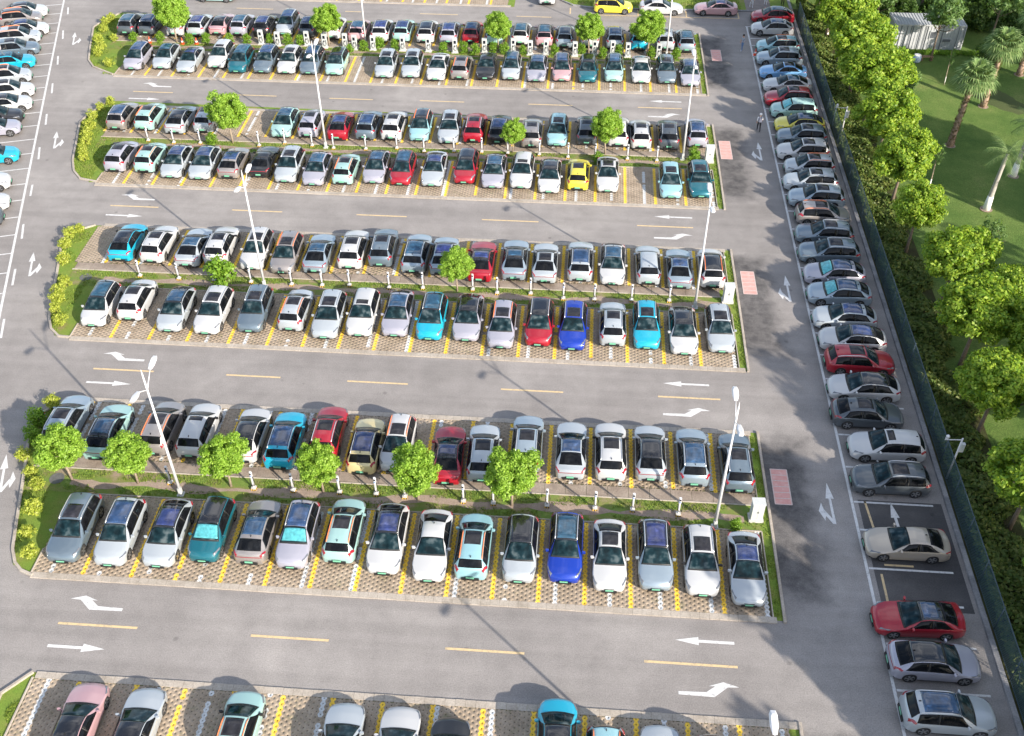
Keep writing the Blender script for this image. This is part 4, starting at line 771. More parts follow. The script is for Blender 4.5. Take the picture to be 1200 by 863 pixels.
# ------------------------------------------------------------------ lamp posts
def lamp_post(x, y, label, H=9.6, z=0.04, flip=1):
    e = empty('street_lamp', (x, y, z)); tag(e, label, 'street lamp', 'tall white twin-arm street lamps')
    obj('pole', MB().tube([(0, 0, 0), (0, 0, 4.5), (0, 0, H)], [.10, .08, .045], 10).me('pole', ['pole_white'], True), e)
    obj('base_plate', MB().box((0, 0, .03), (.4, .4, .06), bev=.03).box((0, 0, .32), (.22, .24, .5), bev=.03).me('base_plate', ['cabinet_grey']), e)
    for s in (-1, 1):
        arm = obj('arm', MB().tube([(0, 0, H-1.15), (0, s*.35, H-.85), (0, s*.95, H-.42)], [.035, .03, .025], 7).me('arm', ['pole_white'], True), e)
        P = []
        ring = [(-.09, 0), (-.175, .35), (-.17, .80), (-.10, .98), (.10, .98), (.17, .80), (.175, .35), (.09, 0)]
        for zz, q in ((-.05, .86), (.03, 1.0), (.10, .6)):
            for a, b2 in ring: P.append((a*q, s*(.88+(b2-.49)*q+.49), H-.42+zz+b2*.13))
        F = [tuple(range(7, -1, -1)), tuple(range(16, 24))] + [(i*8+k, i*8+(k+1) % 8, (i+1)*8+(k+1) % 8, (i+1)*8+k) for i in (0, 1) for k in range(8)]
        hd = obj('lamp_head', mesh_np('lamp_head', P, F, ['pole_white']), e)
        P2 = [(a*.75, s*(.88+(b2-.49)*.75+.49), H-.475+b2*.13) for a, b2 in ring]
        obj('lens', mesh_np('lens', P2, [tuple(range(8))], ['lamp_glass']), hd)
    obj('finial', MB().tube([(0, 0, H), (0, 0, H+.35)], [.04, .015], 6).me('finial', ['pole_white']), e)
    return e
lamp_post(-22.75, 39.15, 'tall white street lamp on left of the nearest island median')
lamp_post(8.75, 38.95, 'tall white street lamp on right of the nearest island median')
lamp_post(-22.95, 59.6, 'tall white street lamp on left of the second island median')
lamp_post(8.8, 59.4, 'tall white street lamp on right of the second island median')
lamp_post(-22.7, 80.2, 'tall white street lamp on left of the third island median')
lamp_post(8.95, 80.4, 'tall white street lamp on right of the third island median')
lamp_post(-22.9, 101.2, 'tall white street lamp on left of the farthest island median')
lamp_post(8.3, 101.0, 'tall white street lamp on right of the farthest island median')
lamp_post(8.6, 20.1, 'white street lamp whose head shows at the bottom edge')
lamp_post(-27.2, 19.6, 'white street lamp crossing the bottom left corner')
lamp_post(-59.4, 95.6, 'white street lamp leaning over cars at top left margin')

# ------------------------------------------------------------------ charging posts and cabinets
def post_meshes():
    T = {}
    T['foot'] = MB().box((0, 0, .09), (.28, .28, .18), bev=.03).me('foot', ['concrete_foot'])
    mb = MB()
    for i in range(4):
        mb.box((-.105+.07*i, -.144, .06), (.066, .012, .11), m=i % 2)
        mb.box((-.144, -.105+.07*i, .06), (.012, .066, .11), m=i % 2); mb.box((.144, -.105+.07*i, .06), (.012, .066, .11), m=i % 2)
    T['hazard_stripe'] = mb.me('hazard_stripe', ['stripe_yellow', 'stripe_black'])
    T['post'] = MB().box((0, 0, .62), (.11, .10, .90), bev=.02, taper=.95).me('post', ['pole_white'])
    T['charger_head'] = MB().box((0, 0, 1.28), (.17, .14, .44), bev=.04, taper=.9).me('charger_head', ['pole_white'])
    T['screen'] = MB().box((0, -.075, 1.36), (.11, .012, .13)).me('screen', ['screen'])
    T['badge'] = MB().box((0, -.077, 1.18), (.09, .012, .07)).me('badge', ['charger_blue'])
    T['cable'] = MB().tube([(.10, -.05, 1.15), (.17, -.10, .8), (.13, -.12, .45), (.02, -.12, .40), (-.08, -.12, .6), (-.10, -.09, 1.0)], .022, 6).me('cable', ['dark_plastic'], True)
    return T
PT = post_meshes()
for k in (4, 3, 2):
    for i, (x, y) in enumerate(D['ch'][k]):
        e = empty('charging_post', (x, y+.08, 0.045), random.gauss(0, .06)); tag(e, f'slim white charging post, {ORD[i]} from left on {ISL_NAME[k]} island median', 'charging post', 'slim charging posts')
        for n_, me in PT.items():
            if n_ not in ('screen', 'badge'): h = obj(n_, me, e)
            if n_ == 'charger_head': hd = h
        obj('screen', PT['screen'], hd); obj('badge', PT['badge'], hd)
CB = {'cabinet': MB().box((0, 0, .78), (.52, .36, 1.46), bev=.04, taper=.97).me('cabinet', ['cabinet_grey']), 'plinth': MB().box((0, 0, .04), (.70, .5, .1)).me('plinth', ['concrete_foot']),
      'screen': MB().box((.02, -.187, 1.20), (.24, .02, .32)).me('screen', ['screen']), 'cable_holder': MB().box((.0, -.19, .78), (.14, .03, .14)).me('cable_holder', ['dark_plastic']),
      'cable': MB().tube([(.2, -.22, .95), (.28, -.27, .5), (.1, -.28, .3), (-.08, -.26, .5), (-.02, -.24, .82)], .022, 6).me('cable', ['dark_plastic'], True)}
for i, (x, y) in enumerate(D['cab']):
    e = empty('charging_cabinet', (x, max(100.35, min(y, 101.0)), 0.045), random.gauss(0, .04)); tag(e, f'white box charging cabinet with dark screen, {ORD[i]} from left on farthest island', 'charging cabinet', 'charging cabinets')
    for n_, me in CB.items(): obj(n_, me, e)
for (x, y, nm) in [(11.15, 39.75, 'nearest'), (11.2, 60.3, 'second'), (11.2, 80.2, 'third')]:
    e = empty('distribution_cabinet', (x, y, 0.045), 0.04); tag(e, f'pale grey distribution cabinet at right end of {nm} island', 'cabinet', 'distribution cabinets')
    obj('plinth', MB().box((0, 0, .08), (.84, .64, .16)).me('plinth', ['concrete_foot']), e)
    obj('housing', MB().box((0, 0, .82), (.70, .50, 1.3), bev=.02).me('housing', ['cabinet_grey']), e); obj('lid', MB().box((0, 0, 1.50), (.76, .58, .06), bev=.02).me('lid', ['cabinet_grey']), e)
    for s in (-1, 1):
        d_ = obj('door', MB().box((s*.17, -.257, .82), (.325, .016, 1.16)).me('door', ['cabinet_grey']), e); obj('handle', MB().box((s*.04, -.272, .85), (.02, .02, .14)).me('handle', ['dark_plastic']), d_)
CO = {'cone': MB().lathe((0, 0, 0), [(.17, .03), (.12, .22), (.10, .32), (.06, .5), (.03, .68)], 12).me('cone', ['cone_orange'], True), 'base': MB().box((0, 0, .02), (.4, .4, .04), bev=.04).me('base', ['cone_orange']),
      'band': MB().lathe((0, 0, 0), [(.128, .22), (.104, .36)], 12).me('band', ['cone_white'])}
for i, (x, y) in enumerate(D['cone']):
    e = empty('traffic_cone', (x, y, 0.05)); tag(e, f'orange traffic cone with white band, {ORD[i]} from left on farthest island', 'traffic cone', 'traffic cones')
    for n_, me in CO.items(): obj(n_, me, e)
e = empty('traffic_cone', (17.45, 102.1, 0.01)); tag(e, 'orange traffic cone between mint and silver cars along the fence', 'traffic cone', 'traffic cones')
for n_, me in CO.items(): obj(n_, me, e)
# small red and white post on the kerb of the nearest island
e = empty('marker_post', (-33.45, 44.9, 0.1)); tag(e, 'short red and white marker post on the kerb at nearest island', 'post')
obj('post', MB().tube([(0, 0, 0), (0, 0, .55)], .05, 8).me('post', ['cone_white']), e)
for z_ in (.12, .36): obj('red_band', MB().tube([(0, 0, z_), (0, 0, z_+.12)], .054, 8).me('red_band', ['cone_orange']), e)

# ------------------------------------------------------------------ fence along the lawn
fe = empty('fence', (22.85, 0, 0)); tag(fe, 'dark blue-green wire mesh fence between the fenceside cars and the lawn', 'fence')
pm_ = MB().tube([(0, 0, 0), (0, 0, 2.1)], .035, 8).me('post', ['fence_steel'], True); stay = MB().tube([(0, 0, 1.5), (.5, 0, .1)], .025, 6).me('stay', ['fence_steel'])
panel = MB().add([(0, .03, .2), (0, 2.97, .2), (0, 2.97, 2.0), (0, .03, 2.0)], [(0, 1, 2, 3)]).me('mesh_panel', ['fence_mesh'])
rail = MB().tube([(0, 0, 2.03), (0, 3, 2.03)], .03, 6).me('top_rail', ['fence_steel']); low_rail = MB().tube([(0, 0, .18), (0, 3, .18)], .02, 6).me('bottom_rail', ['fence_steel'])
for k in range(-2, 38):
    y = 3.0*k
    p_ = obj('post', pm_, fe, (0, y, 0))
    if k % 2 == 0: obj('stay', stay, p_)
    if k < 37: obj('mesh_panel', panel, fe, (0, y, 0)); obj('top_rail', rail, fe, (0, y, 0)); obj('bottom_rail', low_rail, fe, (0, y, 0))
bw = obj('kerb_wall', MB().box((22.56, 52, .09), (.28, 130, .2), bev=.03).me('kerb_wall', ['fence_base'])); tag(bw, 'low concrete kerb wall at the foot of the mesh fence', 'kerb wall')
def camera_mast(x, y, H, label):
    e = empty('camera_mast', (x, y, 0.05)); tag(e, label, 'camera mast', 'camera masts by the fence')
    obj('pole', MB().tube([(0, 0, 0), (0, 0, H)], [.065, .05], 10).me('pole', ['pole_white'], True), e)
    a = obj('arm', MB().tube([(0, 0, H-.12), (-1.0, -.05, H-.12)], .03, 6).me('arm', ['pole_white']), e)
    obj('equipment_box', MB().box((.16, .02, H-.75), (.26, .22, .62), bev=.03).me('equipment_box', ['cabinet_grey']), e)
    c = obj('camera_housing', MB().tube([(-.9, -.05, H-.07), (-.9, -.05, H+.06)], .10, 10).lathe((-.9, -.05, H+.06), [(.10, 0), (.11, .12), (.06, .2)], 10).me('camera_housing', ['pole_white'], True), e)
camera_mast(22.95, 43.7, 3.5, 'white pole with camera arm and box beside lower part of fence'); camera_mast(23.45, 85.6, 2.9, 'white pole with camera arm and box beside upper part of fence')

# ------------------------------------------------------------------ foliage
def leaf_cloud(name, centres, radii, n, size, mat, seed, up=0.35, squash=0.8, shell=0.35):
    """many small leaf blades gathered in clumps"""
    r = np.random.default_rng(seed); centres = np.asarray(centres, float); radii = np.asarray(radii, float)
    pick = r.choice(len(centres), n, p=radii**2/np.sum(radii**2))
    d = r.normal(size=(n, 3)); d /= np.linalg.norm(d, axis=1, keepdims=True)
    rr = (shell+(1-shell)*r.random(n))*radii[pick]
    P = centres[pick]+d*rr[:, None]*np.array([1, 1, squash])
    nrm = d*1.0+r.normal(size=(n, 3))*0.5+np.array([0, 0, up]); nrm /= np.linalg.norm(nrm, axis=1, keepdims=True)
    a = np.cross(nrm, r.normal(size=(n, 3))); a /= np.linalg.norm(a, axis=1, keepdims=True); b2 = np.cross(nrm, a)
    s = size*(0.6+0.8*r.random(n))[:, None]
    V = np.stack([P-a*s*.5, P+b2*s*.28-nrm*s*.06, P+a*s*.5, P-b2*s*.28-nrm*s*.06], 1)
    return mesh_np(name, V.reshape(-1, 3), np.arange(4*n).reshape(-1, 4), [mat])
def clumps(seed, rx, rz, n, zc, rmin, rmax, flat=0.0):
    r = np.random.default_rng(seed); C = []; R = []; ph = r.uniform(0, 6.28, 3)
    for k in range(n):
        t = math.acos(1-2*(k+.5)/n); p_ = k*2.39996+r.uniform(-.3, .3); q = r.uniform(.62, 1.0) if r.random() < .8 else r.uniform(.2, .6)
        rad_ = r.uniform(rmin, rmax)
        q *= 1+.10*math.sin(t)*math.sin(2*p_+ph[0])+.09*math.sin(3*p_+ph[1])*math.sin(2*t+ph[2])
        z = math.cos(t)*rz*q
        if z < 0: z *= (1-flat)
        C.append((math.sin(t)*math.cos(p_)*(rx-rad_*.6)*q, math.sin(t)*math.sin(p_)*(rx-rad_*.6)*q, zc+z)); R.append(rad_)
    return C, R
def trunk_mesh(seed, H, r0, zc, rx, limbs=6, bark='bark', lime=0.0):
    r = random.Random(seed); mb = MB(); lean = (r.uniform(-.1, .1), r.uniform(-.1, .1))
    top = (lean[0]*2, lean[1]*2, zc)
    pts = [(0, 0, -.05), (lean[0]*.5, lean[1]*.5, zc*.35), (lean[0], lean[1], zc*.62), top]
    if lime > 0:
        mb.tube([(0, 0, -.05), (lean[0]*lime/zc*1.2, lean[1]*lime/zc*1.2, lime)], [r0*1.12, r0*1.04], 9, m=1)
    mb.tube(pts, [r0*1.15, r0*.9, r0*.75, r0*.4], 9)
    for k in range(limbs):
        a = 6.283*k/limbs+r.uniform(-.4, .4); b2 = zc*(.55+.3*r.random()); L = rx*r.uniform(.6, .85)
        s_ = (lean[0], lean[1], b2); e_ = (lean[0]+math.cos(a)*L, lean[1]+math.sin(a)*L, b2+L*r.uniform(.3, .9))
        m_ = tuple((s_[i]+e_[i])/2+(0 if i < 2 else -.1*L) for i in range(3))
        mb.tube([s_, m_, e_], [r0*.5, r0*.33, r0*.12], 6)
        for q in range(2):
            a2 = a+r.uniform(-.8, .8); f_ = (m_[0]+math.cos(a2)*L*.5, m_[1]+math.sin(a2)*L*.5, m_[2]+L*r.uniform(.3, .6)); mb.tube([m_, f_], [r0*.25, r0*.08], 5)
    return mb.me('trunk', [bark, 'limewash'], True)
def make_tree_meshes(n, H, rx, rz, zc, nl, size, mat, nclump, rmin, rmax, r0, seed0, **kw):
    out = []
    for i in range(n):
        C, R = clumps(seed0+i, rx, rz, nclump, zc, rmin, rmax, flat=.25)
        out.append((leaf_cloud('crown', C, R, nl, size, mat, seed0+i), trunk_mesh(seed0+i, H, r0, zc, rx, **kw)))
    return out
def tree(kind, variants, x, y, z, s, rz, label, group, sz=None, i=0):
    crown, trunk = variants[i % len(variants)]
    e = empty(kind, (x, y, z), rz); tag(e, label, 'tree', group)
    sc = (s, s, sz or s)
    obj('trunk', trunk, e, scale=sc); obj('crown', crown, e, scale=sc)
    return e
LOT = make_tree_meshes(5, 4.2, 1.50, 1.42, 2.60, 24000, .13, 'leaf_lot', 110, .24, .42, .075, 100, bark='pale_bark')
for i, (x, y, s, lab) in enumerate([
 (-29.67, 39.82, 1.05, 'round green tree at left end of the nearest island median'), (-25.61, 39.84, .95, 'round green tree second from left on nearest island median'),
 (-19.95, 39.98, 1.0, 'round green tree third from left on nearest island median'), (-14.34, 39.98, .95, 'round green tree fourth from left on nearest island median'),
 (-8.6, 39.75, 1.05, 'round green tree fifth from left on nearest island median'), (-3.05, 39.75, 1.1, 'large round green tree rightmost on nearest island median'),
 (-8.59, 60.11, .93, 'small round tree in the middle of second island median'), (-31.24, 80.47, 1.2, 'round green tree on the left of third island median'),
 (-6.0, 80.5, .78, 'smallest round tree in the middle of third island median'), (2.17, 80.75, 1.08, 'round green tree on the right of third island median'),
 (-42.94, 100.75, 1.28, 'large round tree at left end of the farthest island median'), (-26.7, 100.9, 1.12, 'round green tree second from left on farthest island median'),
 (-9.0, 101.0, 1.05, 'round green tree third from left on farthest island median'), (0.35, 101.0, 1.05, 'round green tree fourth from left on farthest island median'),
 (6.3, 100.8, 1.2, 'round green tree rightmost on the farthest island median')]):
    tree('tree', LOT, x, y, 0.045, s, i*1.7, lab, 'round trees on the islands', i=i)
BUSH = [leaf_cloud('foliage', *clumps(200+i, .55, .42, 12, .42, .18, .28), 800, .11, 'leaf_golden', 200+i) for i in range(3)]
HEDGE = [leaf_cloud('foliage', *clumps(210+i, .55, .5, 14, .5, .2, .3), 1000, .12, 'leaf_hedge', 210+i) for i in range(3)]
STEM = MB().tube([(0, 0, -.05), (0, 0, .4)], .03, 6).tube([(0, 0, .15), (.25, .1, .5)], .015, 5).tube([(0, 0, .15), (-.2, .15, .5)], .015, 5).me('stem', ['bark'])
def bush(x, y, z, s, me, label, group, name='bush'):
    e = empty(name, (x, y, z), random.uniform(0, 6.28)); tag(e, label, 'bush', group)
    obj('foliage', me, e, scale=(s, s, s)); obj('stem', STEM, e, scale=(s, s, s))
for k, l in D['bush'].items():
    k = int(k)
    for i, (x, y) in enumerate(l):
        bush(x, y, .02, random.uniform(.95, 1.3), BUSH[i % 3] if not (k == 4 and i in (1, 2)) else HEDGE[i % 3], f'small golden-green bush, {ORD[i]} from the top, left end of {ISL_NAME[k]} island' if not (k == 4 and i in (1, 2)) else f'small green bush, {ORD[i]} from the top, left end of {ISL_NAME[k]} island', 'bushes at the island ends')
bush(-28.1, 25.1, .02, 1.2, BUSH[1], 'golden-green bush at bottom left corner island', 'bushes at the island ends')
bush(-27.0, 23.0, .02, 1.1, BUSH[0], 'lower bush cut by the bottom left corner', 'bushes at the island ends')
for i, (x, y) in enumerate(D['hedge']): bush(x, max(99.2, min(y, 101.0)), .045, random.uniform(1.0, 1.25), HEDGE[i % 3], f'clipped green hedge ball, {ORD[i]} from left on farthest island median', 'hedge balls of the farthest island')
bush(-25.9, 59.7, .045, 2.5, HEDGE[0], 'big round green bush on left of the second island median', 'single bushes')
bush(-33.0, 80.0, .045, 1.1, HEDGE[1], 'low green bush at left of third island median', 'single bushes'); bush(1.5, 79.3, .045, 1.0, HEDGE[2], 'low green bush right of the middle, third island median', 'single bushes')
bush(9.9, 80.3, .045, 1.2, HEDGE[1], 'green bush beside cabinet at right of third island', 'single bushes'); bush(9.9, 38.9, .045, .8, HEDGE[1], 'low green bush between lamp and cabinet at nearest island', 'single bushes')

# trees along the lawn side of the fence
ROW = make_tree_meshes(4, 6.4, 2.35, 2.0, 4.5, 26000, .21, 'leaf_row', 120, .38, .66, .12, 300, lime=.55)
row = [(25.6, 40.0, 1.1, 1.0), (25.7, 47.5, 1.08, 1.02), (26.3, 54.2, 1.2, 1.05), (26.6, 60.8, 1.15, 1.02), (25.45, 67.4, .95, .97), (25.6, 74.0, 1.12, 1.08), (25.5, 80.4, 1.25, 1.15), (25.6, 87.0, 1.35, 1.25), (25.5, 93.5, 1.35, 1.28), (25.4, 100.0, 1.35, 1.28), (25.3, 106.5, 1.4, 1.3), (25.3, 113.0, 1.4, 1.3)]
for i, (x, y, s, sz) in enumerate(row):
    tree('tree', ROW, x, y, lawn_z(x, y), s, i*2.1+.4, f'leafy yellow-green tree, {ORD[i+1]} from the bottom in the row behind the fence', 'tree row behind the fence', sz=sz, i=i)
tree('tree', ROW, 25.7, 33.6, .05, 1.0, .9, 'leafy tree at lower right edge, first in row behind the fence', 'tree row behind the fence', i=2)
for i, (x, y, s) in enumerate([(25.5, 26.8, 1.1), (25.4, 20.0, 1.15), (25.6, 13.2, 1.1), (25.5, 6.4, 1.1), (25.5, -.4, 1.1)]):
    tree('tree', ROW, x, y, .05, s, i*1.3, 'leafy tree continuing the row behind the fence beyond the lower edge', 'row trees beyond the lower edge', i=i+1)
for i, (x, y, s, lab) in enumerate([(29.6, 57.2, .95, 'upper'), (29.4, 51.2, 1.0, 'middle'), (29.0, 44.6, .85, 'lower')]):
    tree('tree', ROW, x, y, lawn_z(x, y), s, i*1.9+2, f'leafy yellow-green tree on the lawn edge, {lab} of three beside the fence row', 'trees on the lawn edge', i=i+1)
DARK = make_tree_meshes(3, 10, 3.4, 3.2, 7.0, 11000, .42, 'leaf_dark', 60, .8, 1.25, .2, 400)
for i, (x, y, s) in enumerate([(30.5, 113.5, .9), (36.0, 112.0, .95), (42.5, 112.5, .95), (48.5, 110.0, .9), (29.0, 119.0, 1.1), (40, 119, 1.0), (50, 119, 1.0), (34.5, 118.0, 1.0)]):
    tree('tree', DARK, x, y, .05, s, i*1.9, f'dark green tree in the wood behind the white cabin, {ORD[i]} of them', 'trees behind the white cabin', i=i)
SCRUB = [leaf_cloud('foliage', *clumps(450+i, 1.5, 1.3, 34, 1.3, .4, .65), 5200, .26, 'leaf_dark', 450+i) for i in range(3)]
for i, (x, y, s) in enumerate([(29.0, 109.4, 1.0), (31.5, 110.3, 1.15), (34.2, 109.8, 1.1), (36.8, 110.4, 1.2), (39.4, 109.6, 1.1), (42.0, 110.3, 1.2), (44.8, 109.0, 1.1), (47.4, 108.0, 1.1), (50.0, 106.5, 1.1), (33.0, 113.2, 1.3), (38.0, 113.6, 1.3), (43.0, 113.4, 1.3), (48.5, 111.5, 1.3)]):
    bush(x, y, .05, s, SCRUB[i % 3], f'dark evergreen shrub, {ORD[i]} in the thicket behind the white cabin', 'thicket behind the cabin', 'shrub')
PALE = make_tree_meshes(2, 6, 1.7, 1.7, 4.5, 2600, .26, 'leaf_pale', 30, .35, .6, .08, 500, limbs=9)
tree('tree', PALE, 35.1, 102.0, .05, 1.25, .3, 'dark airy tree standing in front of the white cabin', 'single lawn trees', sz=1.15, i=0)
tree('tree', PALE, 29.9, 106.0, .05, 1.25, 1.1, 'pale green airy tree left of the white cabin', 'single lawn trees', i=1)
tree('tree', PALE, 29.3, 90.0, .05, .8, 1.9, 'pale airy small tree between the fence row and the lawn', 'single lawn trees', i=0)
tree('tree', PALE, 42.0, 106.0, .05, 1.2, .6, 'pale green tree right of the white cabin', 'single lawn trees', i=1)
YOUNG = make_tree_meshes(2, 3.5, 1.15, .95, 2.5, 900, .17, 'leaf_pale', 22, .2, .34, .035, 520, limbs=9)
tree('tree', YOUNG, 30.9, 66.6, .05, 1.15, 0, 'pale spreading young tree on the open lawn', 'young lawn trees', i=0)
SPARSE = [(leaf_cloud('crown', *clumps(541, 1.0, .8, 16, 1.7, .12, .25), 260, .16, 'leaf_golden', 541), YOUNG[1][1])]
tree('tree', SPARSE, 30.9, 61.2, .05, .95, 1, 'sparse yellowish sapling on the lawn near the right edge', 'young lawn trees')
THIN = [(leaf_cloud('crown', *clumps(551, .45, 1.3, 14, 3.3, .15, .28), 330, .17, 'leaf_pale', 551), trunk_mesh(55, 4.5, .05, 4.2, .4, limbs=3, bark='pale_bark', lime=1.0))]
tree('tree', THIN, 29.33, 76.9, .05, 1.0, 0, 'thin sapling with limewashed foot beside the fence row', 'thin saplings'); tree('tree', THIN, 35.2, 96.6, .05, .85, 1, 'thin sapling behind the palms below the hedge', 'thin saplings')
# dense round shrub right of the cabin, hedge in front of it
bush(40.3, 100.8, .05, 3.2, leaf_cloud('foliage', *clumps(61, .55, .5, 30, .5, .14, .22), 3500, .07, 'leaf_dark', 61), 'large dense dark shrub right of the white cabin', 'single bushes', 'shrub')
hc = [(x, RNG.normal(0, .12), .3+RNG.normal(0, .05)) for x in np.linspace(-5.2, 5.2, 60)]
hh = empty('hedge', (36.2, 103.4, .05)); tag(hh, 'long low clipped hedge in front of the white cabin', 'hedge'); obj('foliage', leaf_cloud('foliage', hc, [.38]*60, 6000, .11, 'leaf_hedge', 62), hh)
for i in range(12): obj('stem', STEM, hh, (-5+i*.9, 0, 0))
# shrub cover on the strip between fence and trees
n = 62000; x = 23.15+RNG.random(n)**1.1*3.4; y = -10+RNG.random(n)*125
hgt = .55+.35*np.sin(x*1.9+y*.8)*np.sin(y*1.3)+.15*np.sin(y*.35); edge = np.clip((26.3+.5*np.sin(y*.9)+.4*np.sin(y*2.3)-x)/.8, 0, 1); keep = edge > .05
x, y, hgt, edge = x[keep], y[keep], hgt[keep], edge[keep]; n = len(x)
z = .06+hgt*edge*(1-RNG.random(n)**2*.7)
nr = RNG.normal(size=(n, 3))*.6+np.array([0, 0, .8]); nr /= np.linalg.norm(nr, axis=1, keepdims=True); a = np.cross(nr, RNG.normal(size=(n, 3))); a /= np.linalg.norm(a, axis=1, keepdims=True); b2 = np.cross(nr, a)
s = (.10+.10*RNG.random(n))[:, None]; P = np.stack([x, y, z], -1); V = np.stack([P-a*s, P+b2*s*.6, P+a*s, P-b2*s*.6], 1)
o = obj('ground_cover', mesh_np('ground_cover', V.reshape(-1, 3), np.arange(4*n).reshape(-1, 4), ['leaf_shrub'])); tag(o, 'olive green shrub cover on the strip between mesh fence and tree row', 'ground cover', kind='stuff')
sheet('planting_strip', [(22.72, -20), (26.4, -20), (26.4, 114), (22.72, 114)], .115, 'shrub_soil', kind='structure')
# off-frame tall trees that shade the lawn and the road
for i, (x, y, s, sz) in enumerate([(30.0, 17.5, 1.0, 1.35), (35.5, 23.0, 1.1, 1.5), (31.5, 5.5, 1.1, 1.4), (38.5, 31.5, 1.1, 1.5), (36.5, 12.0, 1.1, 1.5), (41.0, 41.0, 1.1, 1.45), (43.0, 20.5, 1.2, 1.5), (43.0, 50.5, 1.1, 1.4), (47.5, 73.0, 1.05, 1.25), (47.0, 67.0, 1.1, 1.3), (50.0, 36.0, 1.2, 1.5), (54.0, 84.0, 1.1, 1.3), (52.5, 62.0, 1.2, 1.4), (30.0, -4.0, 1.1, 1.4), (57.0, 93.0, 1.1, 1.3), (52.0, 48.0, 1.2, 1.4), (61.0, 101.0, 1.2, 1.3)]):
    tree('tree', DARK, x, y, .05, s, i*1.1, 'tall tree of the park beyond the right edge', 'park trees beyond the right edge', sz=sz, i=i)
# palms
def fan_palm(x, y, H, label, lean, seed, royal=False):
    r = random.Random(seed); e = empty('palm_tree', (x, y, lawn_z(x, y))); tag(e, label, 'palm', 'palms on the lawn')
    lx, ly = lean; mb = MB()
    pts = [(lx*t*t, ly*t*t, H*t) for t in np.linspace(0, 1, 9)]
    if royal:
        mb.tube(pts, [.30, .26, .22, .20, .18, .17, .16, .16, .13], 12); mb.tube([pts[0], pts[1], pts[2]], [.31, .27, .235], 12, m=1)
        obj('trunk', mb.me('trunk', ['grey_palm_bark', 'limewash'], True), e)
    else:
        mb.tube(pts, [.34, .28, .25, .23, .22, .22, .21, .2, .16], 12); obj('trunk', mb.me('trunk', ['palm_bark'], True), e)
        mb = MB()
        for k in range(330):   # old leaf bases
            t = r.random(); a = r.uniform(0, 6.283); px, py, pz = lx*t*t, ly*t*t, H*t; rr = .30-.08*t
            q = Vector((math.cos(a), math.sin(a), 0)); c_ = Vector((px, py, pz))+q*rr
            mb.add([c_+Vector((-q.y, q.x, 0))*.09, c_-Vector((-q.y, q.x, 0))*.09, c_+q*.12+Vector((0, 0, .16))], [(0, 1, 2)])
        o_ = obj('leaf_base', mb.me('leaf_base', ['dead_frond']), e); o_['kind'] = 'stuff'
    top = Vector(pts[-1])
    nf = 18 if royal else 44
    for k in range(nf):
        az = k*2.39996+r.uniform(-.2, .2); el = rad(78-118*((k+.5)/nf)) if not royal else rad(62-75*((k+.5)/nf)); dead = (not royal) and k > nf-7
        d = Vector((math.cos(az)*math.cos(el), math.sin(az)*math.cos(el), math.sin(el))); mb = MB(); side = Vector((-math.sin(az), math.cos(az), 0)); upv = side.cross(d)*-1
        if royal:
            L = 1.9; prev = top.copy(); dd = d.copy(); segs = []
            for q in range(8):
                nx_ = prev+dd*(L/8); segs.append((prev.copy(), nx_.copy(), dd.copy())); prev = nx_; dd = (dd+Vector((0, 0, -.16))).normalized()
            mb.tube([s_[0] for s_ in segs]+[segs[-1][1]], .02, 5)
            for (a_, b_, d_) in segs[1:]:
                for u in (0, .5):
                    p0 = a_.lerp(b_, u)
                    for sg in (-1, 1):
                        t_ = p0+side*sg*.42+d_*.22+Vector((0, 0, -.16)); mb.add([p0, p0+d_*.05, t_], [(0, 1, 2)])
        else:
            st = .95*(.6 if dead else 1); c_ = top+d*st; mb.tube([top, c_], .018, 4)
            n_ = 15
            for j in range(n_):
                f_ = (j/(n_-1)-.5)*2; aa = f_*1.7
                dr = d*math.cos(aa)+side*math.sin(aa); ln = (1.3 if not dead else .8)*(1-.25*abs(f_)); tip = c_+dr*ln+Vector((0, 0, -.40*(ln)+(-.25 if dead else 0))); wv = dr.cross(upv)*.07
                md = c_+dr*ln*.55+Vector((0, 0, -.04)); mb.add([c_, md+wv, tip, md-wv], [(0, 1, 2, 3)])
        obj('frond', mb.me('frond', ['dead_frond' if dead else 'leaf_palm']), e)
fan_palm(32.92, 84.6, 6.6, 'fan palm with shaggy trunk, lower of the pair on the lawn', (.3, -.2), 1)
fan_palm(37.87, 92.4, 6.0, 'fan palm with shaggy trunk, middle one near the right edge', (.2, .2), 2)
fan_palm(43.1, 99.2, 5.6, 'fan palm with shaggy trunk in the upper right corner', (.2, .2), 3)
fan_palm(33.28, 74.06, 5.1, 'smooth grey palm with white limewashed base on open lawn', (.15, .05), 4, True)
fan_palm(37.0, 79.6, 5.0, 'smooth palm with white limewashed base cut by right edge', (.15, .05), 5, True)
for i, (x, y) in enumerate([(32.92, 84.6), (37.87, 92.4), (43.1, 99.2), (33.28, 74.06), (37.0, 79.6)]):
    sheet('soil_ring', [(x+.5*math.cos(k*.524), y+.5*math.sin(k*.524)) for k in range(12)], lawn_z(x, y)+.03, 'mulch', lawn)
